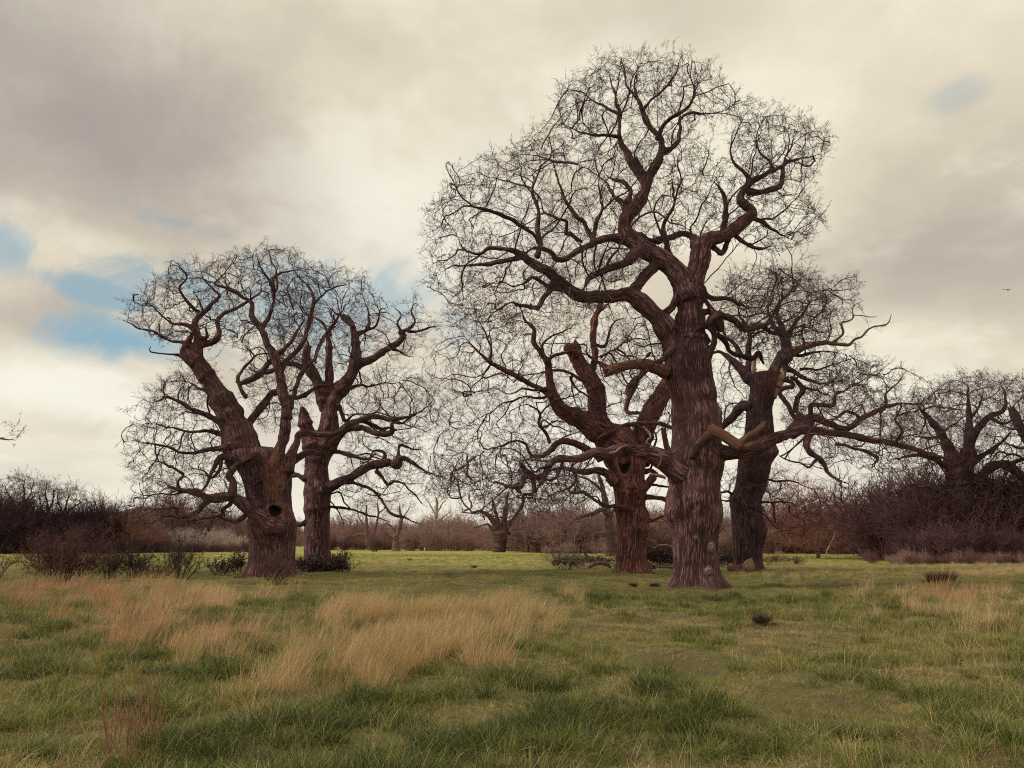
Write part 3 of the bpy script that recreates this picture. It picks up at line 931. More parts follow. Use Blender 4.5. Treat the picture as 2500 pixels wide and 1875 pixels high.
T3_limbs = [
    # main stem above the trunk and the two big forks
    ('D', 0.0, 0.2, '', '1755,420,230 1755,300,175 1755,200,160 1755,100,155 1755,0,160'),
    ('C', 0.2, 1.6, '', '1377,1300,105 1385,1220,108 1405,1150,98 1422,1080,92 1435,1010,86 1470,975,74 1540,960,58 1600,920,56 1660,870,52 1685,842,46 1645,805,46 1625,770,40 1665,705,34 1725,665,26 1790,635,20 1860,595,14 1930,572,9 1995,560,6 2065,500,3'),
    ('C', 0.1, 0.8, '', '1372,1280,105 1345,1200,100 1290,1110,96 1200,1050,96 1120,1000,90 1062,940,76 1062,870,70 1100,825,60 1150,750,52 1170,690,48 1210,610,40 1238,540,32 1225,480,25 1180,430,22 1140,340,20 1112,270,15 1100,190,9 1130,110,4'),
    # the great left limb
    ('D', 0.0, -0.9, '', '1660,470,170 1610,340,132 1560,235,130 1490,160,122 1400,80,116 1335,45,104 1240,60,92 1120,70,86 1010,62,80 930,15,70 880,-20,60'),
    ('C', -0.9, -2.2, '', '770,1210,52 700,1150,42 620,1100,38 550,1050,34 480,1030,25 400,1020,20 330,1050,14 270,1025,10 230,970,7 180,900,3'),
    ('C', -1.2, -2.8, '', '560,1055,28 500,1080,24 400,1090,20 300,1100,14 200,1110,9 120,1160,5 90,1200,3'),
    ('C', -0.9, -1.6, '', '760,1215,34 700,1225,30 660,1270,27 630,1310,24 560,1300,18 480,1290,12 420,1330,7 350,1320,4'),
    ('C', -1.0, -1.8, '', '720,1160,34 690,1210,22 600,1160,16 520,1200,12 440,1180,8 360,1210,4'),
    ('C', -0.4, 0.4, 'x', '1095,1235,54 1150,1160,52 1210,1095,52 1240,1060,56'),
    # knobbly thick limb in the middle
    ('G', 0.3, -1.8, '', '1290,290,110 1220,265,100 1120,300,105 1020,400,95 860,450,95 740,500,80 640,545,70 590,600,50 570,680,22'),
    # left branches off the fork
    ('C', 0.4, -0.8, '', '1070,975,58 1000,970,44 940,975,36 880,1000,30 820,1030,28 770,1065,25 725,1070,22 705,1035,20 640,1015,16 560,1040,10 500,1010,5'),
    ('C', 0.2, -0.3, '', '900,1000,28 912,900,20 938,850,16 950,790,13 930,720,10 940,620,6 920,520,3'),
    ('C', -0.9, -1.2, '', '630,1060,26 640,1000,24 625,930,22 630,850,20 610,770,18 620,680,13 640,600,9 640,520,4'),
    ('C', -0.8, -2.0, '', '640,1000,20 600,945,18 500,890,18 430,850,16 370,825,14 300,800,9 230,720,6 190,650,3'),
    ('C', 0.3, -0.2, '', '900,960,24 850,890,20 800,840,18 762,780,14 740,700,12 705,610,8 700,520,4'),
    ('C', 0.4, 0.2, '', '850,980,18 790,940,18 770,940,17 775,890,15 720,870,12 660,830,8 640,760,4'),
    ('C', 0.6, 1.4, '', '1060,830,30 1040,790,28 1000,760,16 960,690,12 880,640,8 820,600,4'),
    ('C', 0.6, 1.0, '', '1065,800,30 1080,740,24 1050,690,20 1000,680,12 940,640,6'),
    # top
    ('C', 0.6, 0.3, '', '1160,700,44 1100,610,36 1070,550,34 1040,500,28 1030,430,22 1035,360,19 1010,310,15 1015,250,12 990,200,8 960,140,4'),
    ('C', 0.5, 0.4, 'b', '1165,690,34 1135,640,36 1105,580,38'),
    ('C', 0.6, 1.4, '', '1230,555,28 1300,510,22 1325,440,18 1320,390,16 1380,350,15 1450,360,10 1540,335,8 1620,290,5 1670,270,3'),
    ('C', 0.6, -0.4, '', '1210,490,22 1250,400,20 1320,360,16 1380,310,12 1400,240,9 1380,160,5 1390,90,3'),
    ('C', 0.6, 0.0, '', '1140,340,18 1180,290,14 1230,250,12 1290,180,9 1320,100,3'),
    ('C', 0.4, 1.4, '', '1035,370,18 960,320,13 900,290,9 840,250,6 780,240,3'),
    ('C', 0.4, -0.9, '', '1030,470,20 960,460,14 880,455,10 810,430,6 750,400,3'),
    ('C', 0.7, 1.6, '', '1110,280,14 1060,220,10 1060,150,7 1030,80,3'),
    # right-hand crown
    ('C', 1.2, 0.6, 'x', '1575,945,26 1555,1000,24 1528,1040,24 1490,1015,25 1440,1002,26 1385,995,26'),
    ('C', 0.6, 0.9, '', '1400,1010,42 1390,965,36 1345,940,27 1290,960,27 1235,975,32 1180,980,30 1130,945,30'),
    ('C', 0.9, 1.2, '', '1280,1080,32 1262,1000,28 1250,900,20 1290,800,14 1290,690,8 1320,600,4'),
    ('C', 1.2, 0.6, '', '1540,960,32 1548,880,26 1556,800,22 1536,740,17 1500,700,9 1440,660,4'),
    ('C', 1.5, 2.2, '', '1640,870,34 1700,880,26 1760,910,20 1820,950,12 1880,970,7 1930,1000,3'),
    ('C', 1.5, 1.0, '', '1660,745,34 1740,735,24 1820,710,22 1830,650,20 1835,590,14 1870,520,9 1890,430,6 1920,360,3'),
    ('C', 1.4, 2.0, '', '1680,690,20 1640,650,18 1590,600,12 1580,540,9 1600,460,6 1640,380,3'),
    ('C', 1.6, 2.4, '', '1790,640,16 1760,590,10 1720,560,8 1700,480,6 1730,400,3'),
    ('C', 1.2, 2.4, '', '1600,960,24 1660,1000,18 1720,1020,14 1790,1010,8 1830,1080,5 1790,1140,3'),
    # writhing branches on the stem
    ('H', -0.3, -1.0, '', '480,690,70 430,640,66 372,650,66 372,740,66 350,850,66 290,930,66 180,1000,60 60,1080,60 -60,1200,55 -70,1320,50'),
    ('D', -1.0, -1.3, '', '1385,600,40 1372,700,34 1322,800,30 1325,842,28 1408,845,22 1420,900,12'),
    ('H', -0.3, -0.9, 'x', '560,760,55 545,690,55 600,640,52 740,575,56 830,510,66 870,480,66'),
    ('H', -0.6, -0.4, 'x', '740,600,50 800,650,52 812,720,58 790,820,60 745,940,55 700,1020,50'),
    ('H', -0.3, 0.4, '', '310,460,70 380,400,66 430,300,62 500,260,60 600,240,66 680,220,66 720,290,55 800,330,52 930,330,40 1050,380,26 1130,430,14'),
    ('H', -0.1, 0.8, '', '660,470,60 720,455,56 800,480,60 870,490,68 1000,550,60 1110,650,64 1230,612,64 1310,600,52 1345,560,44 1390,480,40 1440,390,30 1510,320,20 1600,270,10'),
    ('H', 0.6, 1.6, '', '1290,610,46 1400,680,36 1500,700,32 1600,640,26 1680,600,18 1760,620,10'),
    ('H', 0.3, -0.6, '', '690,300,40 760,400,46 830,500,52'),
    ('H', -0.6, -0.4, 'xb', '780,520,110 850,590,120 880,660,60'),
    ('H', -0.3, 0.9, '', '840,690,50 920,790,46 960,860,44 1090,930,50 1200,925,48 1250,880,40 1310,990,20'),
    # broken horizontal limb, bark gone
    ('D', -0.3, -1.4, 'xdb', '1600,575,92 1480,530,76 1380,525,68 1280,545,62 1210,570,66 1185,580,55'),
    ('D', -1.3, -1.5, 'x', '1210,560,50 1150,530,30 1100,490,20 1060,450,15 1050,390,13 960,385,8'),
    # great low limb to the left
    ('D', -0.1, -2.6, '', '1800,1370,110 1720,1285,170 1640,1215,156 1560,1160,130 1480,1130,112 1380,1100,88 1290,1090,80 1200,1130,70 1100,1120,58 1000,1150,56 880,1160,50 805,1205,45 775,1268,43 710,1272,40 655,1240,34 618,1195,30'),
    ('D', -2.4, -3.0, '', '700,1275,36 640,1270,40 622,1340,34 560,1350,24 470,1320,16 390,1360,12 300,1380,7 200,1440,3'),
    ('D', -2.4, -2.8, '', '690,1285,30 700,1350,27 690,1395,25 630,1400,22 612,1480,18 560,1560,10 520,1600,4'),
    ('D', -2.6, -2.2, '', '610,1390,18 540,1350,14 470,1400,10 380,1480,8 300,1530,4'),
    ('D', -2.2, -3.2, '', '820,1205,26 750,1215,20 700,1240,14 620,1130,10 520,1090,6 420,1100,3'),
    ('D', -1.9, -3.0, '', '900,1165,24 850,1290,16 770,1300,10 700,1380,5'),
    # great low limb to the right
    ('E', -0.3, -1.0, '', '1240,430,190 1330,390,150 1430,388,124 1540,380,112 1650,355,108 1740,290,104 1850,240,90 1960,205,72'),
    ('F', -1.0, -2.4, '', '640,985,74 760,960,62 900,980,52 1040,1000,46 1200,1040,40 1350,1070,37 1480,1100,33 1620,1150,26 1720,1180,12'),
    ('F', -0.9, -1.2, '', '640,980,66 700,920,56 800,885,52 900,930,45 1000,960,40 1100,900,38 1200,850,32 1300,800,26 1450,800,18 1560,770,9 1640,700,4'),
    ('F', -1.0, -1.6, '', '680,870,40 740,900,42 790,960,42 755,1030,42 765,1100,38 830,1160,34 850,1190,36 940,1290,18 1040,1330,9 1090,1370,4'),
    ('F', -0.6, -0.4, '', '700,940,34 650,860,34 620,800,34 580,730,32 600,695,30 650,690,28 640,650,26 590,640,24 640,615,24 720,700,30 690,760,28 680,840,34'),
    ('F', -1.2, -2.0, '', '790,940,34 775,850,32 780,800,30 860,800,26 920,800,24 940,730,22 1000,700,12 1060,640,6'),
    ('F', -1.4, -2.0, '', '1100,890,20 1060,860,18 1000,850,18 940,890,16 880,920,12 820,830,7'),
    ('F', -1.8, -2.6, '', '950,1060,20 1050,1090,20 1150,1130,20 1230,1160,24 1200,1210,10 1260,1260,5'),
    ('F', -1.6, -1.2, '', '1240,850,20 1290,780,18 1280,720,14 1350,650,9 1420,560,4'),
    ('F', -2.0, -2.6, '', '1330,1070,20 1400,990,18 1340,900,12 1430,850,8 1520,830,4'),
    ('F', -1.4, -2.4, '', '820,1150,18 760,1210,16 700,1190,13 620,1170,11 560,1140,8'),
    # torn dead limb lodged on the right
    ('E', -1.1, -1.4, 'xdb', '1235,150,70 1262,175,84 1330,215,98 1400,262,100 1470,318,104 1510,345,90'),
    ('E', -1.4, -1.2, 'xdb', '1480,330,60 1530,280,58 1600,220,60 1670,175,62 1735,130,58'),
    ('E', -1.4, -1.3, 'xdb', '1490,350,60 1560,330,60 1660,290,40'),
    ('E', -1.0, -1.1, 'xb', '1050,430,40 1085,345,60 1150,290,66 1240,200,58'),
    # loose pale branches hung up in the crown
    ('E', -2.6, -2.4, 'xp', '320,400,14 400,380,18 430,345,16 500,320,12'),
    ('E', -2.2, -2.0, 'xp', '630,160,16 690,210,20 705,250,16 660,300,14 740,350,10 770,440,8 745,520,6'),
]
T3_polys = [(zpoly('915,470 985,365 1090,330 1200,255 1225,180 1300,130 1400,115 1500,125 1570,190 1625,205 1600,250 1500,260 1480,300 1560,330 1590,420 1560,520 1400,560 1350,650 1250,660 1100,600 1000,590 925,600'), 5.0, -0.3),
            (zpoly('1560,240 1640,235 1720,240 1795,290 1785,345 1740,400 1775,470 1740,530 1640,560 1580,500 1600,420 1590,330'), 1.6, 1.2),
            (zpoly('925,600 1010,560 1200,610 1400,640 1400,690 1180,690 1050,720 980,680'), 0.9, -1.2),
            (zpoly('1560,600 1650,570 1760,600 1800,640 1790,730 1700,760 1560,740'), 1.5, 0.6),
            (zpoly('940,1010 1120,960 1280,1000 1250,1060 1150,1110 1080,1130 1000,1100 940,1060'), 1.4, -2.4),
            (zpoly('1690,880 1760,800 1860,790 1950,800 2000,830 1960,900 1990,960 1980,1010 1860,1020 1760,990 1700,960'), 2.3, -1.2),
            (zpoly('1300,680 1420,690 1440,800 1330,820'), 0.25, -0.6)]
tree3, base3, _ = make_tree('oak_tree', 'huge gnarled bare oak, tallest tree, its trunk nearest the camera', (1700, 1433), Y3,
          T3_trunk, T3_limbs, T3_polys, seed=3, burls=T3_burls, flare=0.42, n_attr=13000, dk=0.34, di=4.0, depth_r=4.2,
          fuzz=[('H', 600, 1020, 190, 200, 60, 0.42, -0.98), ('H', 650, 450, 220, 200, 40, 0.4, -0.6), ('G', 900, 500, 350, 120, 70, 0.4, -1.2),
                ('G', 280, 600, 120, 120, 40, 0.4, -1.4), ('E', 700, 160, 300, 130, 50, 0.45, -1.8)],
          spray=0.42, group=None)

def burr(parent, base, crop, x, y, w, h, Y, rad, label, mat='burr'):
    """rounded burr standing out of the bark"""
    ox, oy, k = CROP[crop]
    c = at(ox + x * k, oy + y * k, Y)
    sx = w * k / 2 * Y / F_PX; sz = h * k / 2 * Y / F_PX
    nu, nv = 20, 12
    u = np.arange(nu) / nu * 2 * math.pi; v = np.linspace(0.05, math.pi - 0.05, nv)
    U, Vv = np.meshgrid(u, v)
    S = np.stack([np.sin(Vv) * np.cos(U), np.sin(Vv) * np.sin(U), np.cos(Vv)], -1)
    r = 1 + 0.28 * fbm(S * 2.1 + x, 3) + 0.1 * vnoise(S * 7 + y)
    V = S * r[..., None] * np.array([sx, rad, sz]) + c
    idx = np.arange(nu * nv).reshape(nv, nu)
    q = np.stack([idx[:-1], idx[1:], np.roll(idx[1:], -1, 1), np.roll(idx[:-1], -1, 1)], -1).reshape(-1, 4)
    uv = np.stack([U * sx, Vv * sz], -1).reshape(-1, 2)
    o = link('burr', new_mesh('burr', V.reshape(-1, 3) - base, q, None, uv), M[mat], parent)
    o['label'] = label
burr(tree3, base3, 'E', 1235, 1240, 84, 116, Y3 - 0.63, 0.22, 'pale grey burr on the trunk')
burr(tree3, base3, 'E', 1212, 1455, 84, 96, Y3 - 0.72, 0.24, 'pale burr near the foot of the trunk')
burr(tree3, base3, 'E', 1100, 1150, 42, 60, Y3 - 0.76, 0.12, 'small pale burr')

# ------------------------------------------------------------------ hollow oak behind it on the left
Y4 = ground_dist(1402)
T4_trunk = [('E', [(1482, 372, 690), (1440, 380, 672), (1400, 386, 663), (1250, 395, 655), (1100, 396, 652), (1000, 392, 652), (950, 386, 648),
                   (850, 380, 640), (750, 370, 646), (650, 352, 638), (600, 338, 638), (500, 312, 646), (420, 295, 640), (360, 300, 650)])]
T4_limbs = [
    ('D', 0.0, -1.2, 't', '1320,1180,240 1270,1060,220 1140,965,185 1015,895,140 895,840,104 850,775,84 820,700,62 806,600,50 795,510,45 742,430,38 702,380,32 705,290,27 645,230,19 612,150,11 560,90,4'),
    ('D', 0.4, 0.6, 'tb', '1330,1180,240 1190,1010,165 1130,860,130 1118,700,112 1062,600,108 1000,500,100 958,400,92'),
    ('D', 0.6, 1.8, 't', '1390,1180,180 1420,1060,130 1480,880,124 1560,740,112 1620,620,80 1680,480,40'),
    ('D', -0.8, -1.8, '', '850,770,44 770,705,38 650,640,36 560,590,34 460,540,28 390,500,24 300,420,14 230,330,8 180,250,4'),
    ('D', 0.5, 0.2, '', '1070,620,50 1092,560,46 1112,450,42 1100,330,42 1122,200,36 1148,110,28 1140,20,14 1180,-60,6'),
    ('D', -1.0, -0.6, '', '790,520,30 830,460,24 920,440,22 960,420,18'),
    ('D', -1.0, -2.0, '', '800,690,30 720,700,20 620,690,16 520,720,12 400,680,8 280,720,4'),
    ('D', -1.0, -2.0, '', '400,520,16 360,580,13 370,610,12 480,590,8 560,650,5'),
    ('D', -1.0, -1.8, '', '830,740,26 740,750,20 600,750,16 480,790,12 380,870,10 300,900,9 230,950,8 120,960,5 20,930,3'),
    ('D', -1.2, -1.8, '', '390,500,18 410,420,13 380,330,9 330,250,6 300,150,3'),
    ('D', -1.2, -0.6, '', '790,510,20 760,400,14 820,330,10 900,300,8 1000,250,5'),
    ('D', -0.2, -0.8, '', '1050,640,26 960,600,22 860,560,20 760,570,14 640,600,10 560,560,5'),
    ('D', 0.4, 1.0, '', '1110,400,24 1180,400,18 1210,300,14 1260,240,9 1330,210,5'),
    ('D', 0.4, 1.0, '', '1125,190,24 1180,130,15 1230,80,8'),
    ('D', 0.5, 0.9, '', '1150,480,18 1210,440,14 1290,400,9 1400,250,6'),
    ('D', -0.6, -2.2, '', '1160,1160,70 1130,1135,60 1050,1090,46 950,1045,45 870,1050,40 822,1100,38 770,1130,28 690,1135,24 640,1050,20 570,1040,17 480,1080,12 380,1100,9 280,1150,6 180,1120,3'),
    ('D', -1.2, -1.6, '', '800,1050,24 770,980,22 730,930,20 745,870,17 720,830,12 640,800,7 560,830,4'),
    ('D', -0.6, -1.8, '', '1250,1320,80 1190,1260,52 1120,1240,46 1020,1250,40 930,1240,30 820,1240,20 740,1300,12 660,1330,6'),
    ('D', -1.0, -1.4, '', '960,1250,24 990,1310,20 950,1360,14 900,1380,8'),
    ('E', -0.7, -1.6, 'b', '480,890,60 400,876,44 340,878,32 290,868,24'),
    ('E', -1.3, -1.6, '', '300,870,24 240,830,18 200,780,13 130,790,8 60,830,4'),
    ('E', -0.6, -0.9, 'xb', '560,760,120 640,690,80 690,640,64 720,600,56'),
    ('E', -0.9, -1.0, 'xpb', '690,585,26 740,590,30 790,605,32 825,615,28'),
    ('E', -0.4, 0.6, '', '640,790,44 720,785,38 790,800,40 840,830,40'),
    ('E', 0.4, 0.8, '', '640,560,44 700,545,40 760,580,36'),
    ('E', 0.1, 1.2, '', '640,680,32 720,680,24 800,690,20 870,705,16'),
    ('E', -0.3, 0.6, '', '650,990,40 720,1000,34 790,970,26 850,960,12'),
    ('D', -0.3, -1.2, 'x', '1480,1010,30 1380,940,30 1250,960,32 1180,1000,30 1130,1030,22'),
    ('D', -0.4, -0.8, 'x', '1860,1000,18 1760,960,26 1650,960,26 1560,930,28 1440,920,30 1330,940,22'),
    ('D', 0.4, -0.3, 'xdb', '1610,1120,40 1585,1020,34 1570,960,30'),
    ('D', 0.2, 0.1, 'xb', '990,470,40 960,420,60 935,405,56 920,440,40'),
]
T4_polys = [(zpoly('930,760 960,660 1080,680 1180,690 1290,720 1330,780 1290,860 1330,930 1280,1000 1150,1020 1060,990 960,950 925,850'), 4.2, -1.2),
            (zpoly('1300,700 1420,720 1500,800 1470,900 1400,960 1330,900 1310,800'), 1.6, 0.8),
            (zpoly('940,960 1060,980 1250,1010 1310,1050 1240,1100 1130,1090 960,1060 930,1010'), 1.6, -1.6),
            (zpoly('1400,1000 1480,1010 1480,1130 1400,1140'), 0.4, 0.6)]
T4_burls = [ep('E', 610, 1075, 80, 55, 0.20), ep('E', 640, 950, 50, 60, 0.14), ep('E', 540, 720, 110, 70, 0.20), ep('E', 430, 890, 90, 40, 0.10),
            ep('E', 320, 440, 50, 60, 0.12), ep('E', 570, 470, 60, 120, 0.10)]
T4_holes = [ep('E', 463, 485, 46, 88, 0.55), ep('E', 318, 440, 16, 22, 0.2)]
tree4, base4, _ = make_tree('oak_tree', 'reddish oak with a tall dark hollow in its trunk, left of the biggest oak', (1544, 1402), Y4,
          T4_trunk, T4_limbs, T4_polys, seed=14, mats=('bark_red', 'limb', 'twig'), burls=T4_burls, hollows=T4_holes, bare=[ep('E', 430, 600, 90, 200, 0.9)], flare=0.40, n_attr=7500, dk=0.42, di=4.5,
          depth_r=4.0, tip=0.0088, fuzz=[('D', 1150, 900, 120, 140, 50, 0.45, -0.9), ('D', 1000, 900, 120, 60, 35, 0.45, -1.4)],
          spray=0.42, trunk_k=120)

# ------------------------------------------------------------------ oak behind on the right
Y5 = ground_dist(1396)
T5_trunk = [('E', [(1462, 1425, 1702), (1420, 1438, 1696), (1350, 1446, 1690), (1250, 1441, 1694), (1150, 1435, 1708), (1050, 1427, 1712), (950, 1422, 1698),
                   (850, 1417, 1688), (790, 1422, 1696), (740, 1446, 1718), (700, 1456, 1733), (600, 1474, 1750), (500, 1482, 1775), (430, 1492, 1805),
                   (380, 1510, 1820), (300, 1535, 1815), (200, 1546, 1800), (100, 1552, 1788), (0, 1560, 1780)]),
            ('H', [(1300, 1165, 1425), (1200, 1175, 1440), (1130, 1180, 1460), (1080, 1200, 1480)])]
T5_limbs = [
    ('H', 0.0, 0.6, 't', '1390,1230,170 1430,1060,160 1500,940,138 1545,870,116 1530,780,90 1500,690,66 1480,590,50 1440,490,40 1450,400,26 1500,300,14'),
    ('H', 0.0, 0.8, 't', '1230,1200,130 1140,1120,110 1070,1040,92 990,960,66 920,900,44 850,860,26 780,880,12'),
    ('H', 0.2, 0.2, 't', '1200,1180,80 1155,1060,62 1148,900,56 1160,760,50 1165,690,44 1120,580,30 1060,480,18 1040,380,8'),
    ('H', -0.3, -0.2, 'xpb', '1395,1330,70 1430,1230,86 1475,1130,90 1500,1050,70'),
    ('H', -0.1, 0.0, 'xpb', '1190,1100,40 1200,1000,50 1215,900,36'),
    ('F', 0.5, -0.6, 'd', '620,470,62 690,425,48 770,395,42 860,378,32 950,385,27 1030,388,22 1060,365,16 1120,340,14 1180,270,11 1280,255,9 1315,190,4'),
    ('F', 0.0, -0.3, 'xd', '930,375,20 985,320,15 972,250,12 1010,235,11 1055,210,9 1062,130,6 1125,95,3'),
    ('F', -0.3, -0.3, 'xd', '1060,195,8 1140,200,6 1215,200,4'),
    ('F', 0.6, 1.0, '', '600,400,36 640,300,26 700,200,18 760,120,12 850,60,7 930,0,4'),
    ('F', 0.6, 1.2, '', '590,360,30 520,250,22 480,150,16 520,60,10 560,-20,5'),
    ('F', 0.5, 0.0, '', '640,440,26 720,470,18 820,440,14 930,440,8 1030,460,4'),
    ('F', 0.4, -0.6, '', '560,540,40 640,560,30 720,620,24 820,650,16 920,640,10 1020,660,5'),
    ('F', 0.4, -0.6, '', '700,560,20 800,560,14 900,530,10 1000,500,6 1080,480,3'),
    ('F', 0.6, 1.0, '', '300,460,34 250,380,26 200,330,18 170,260,10'),
    ('H', -0.2, 1.0, '', '1180,1420,110 1080,1420,88 1000,1520,78 920,1600,62 850,1680,40'),
    ('E', -0.6, -1.2, '', '1500,800,26 1580,860,22 1650,900,18 1720,960,14 1800,1040,10 1900,1120,5'),
    ('E', -0.4, -1.2, '', '1690,620,30 1800,640,22 1950,640,16 2080,690,10 2180,720,5'),
    ('E', -0.5, -1.2, '', '1690,830,24 1800,840,18 1930,830,12 2060,880,6'),
    ('E', 0.0, -0.6, '', '1430,760,24 1380,745,20 1320,740,14'),
    ('E', 0.1, -0.5, '', '1425,830,22 1380,825,17 1310,815,10'),
    ('E', -0.5, -1.5, '', '1560,480,16 1600,600,14 1680,680,10 1760,720,6'),
]
T5_polys = [(zpoly('1560,600 1700,575 1800,610 1855,590 1850,660 1800,720 1720,760 1690,800 1600,780 1540,700'), 3.2, 0.8),
            (zpoly('1690,790 1780,740 1860,760 1920,790 1850,830 1760,860 1690,850'), 1.0, -0.3),
            (zpoly('1560,780 1640,760 1650,900 1560,960 1540,880'), 0.9, 0.4),
            (zpoly('1560,1010 1640,1040 1700,1060 1790,1080 1790,1130 1720,1170 1620,1120 1570,1100'), 1.0, -0.8)]
T5_burls = [ep('E', 1450, 800, 50, 70, 0.12), ep('E', 1700, 1090, 40, 110, 0.12), ep('E', 1620, 1050, 70, 90, 0.08), ep('E', 1770, 380, 80, 60, 0.15)]
tree5, base5, _ = make_tree('oak_tree', 'dark leaning oak with a strip of pale torn wood, right of the biggest oak', (1826, 1396), Y5,
          T5_trunk, T5_limbs, T5_polys, seed=25, mats=('bark_dark', 'limb', 'twig'), burls=T5_burls, bare=[ep('H', 1440, 1180, 70, 160, 1.0)], flare=0.28, n_attr=7000, dk=0.40, di=4.5,
          depth_r=4.0, tip=0.0088, fuzz=[('H', 1280, 1250, 140, 120, 60, 0.45, -0.9), ('E', 1600, 620, 150, 220, 70, 0.6, -1.0)],
          spray=0.42, trunk_k=120)

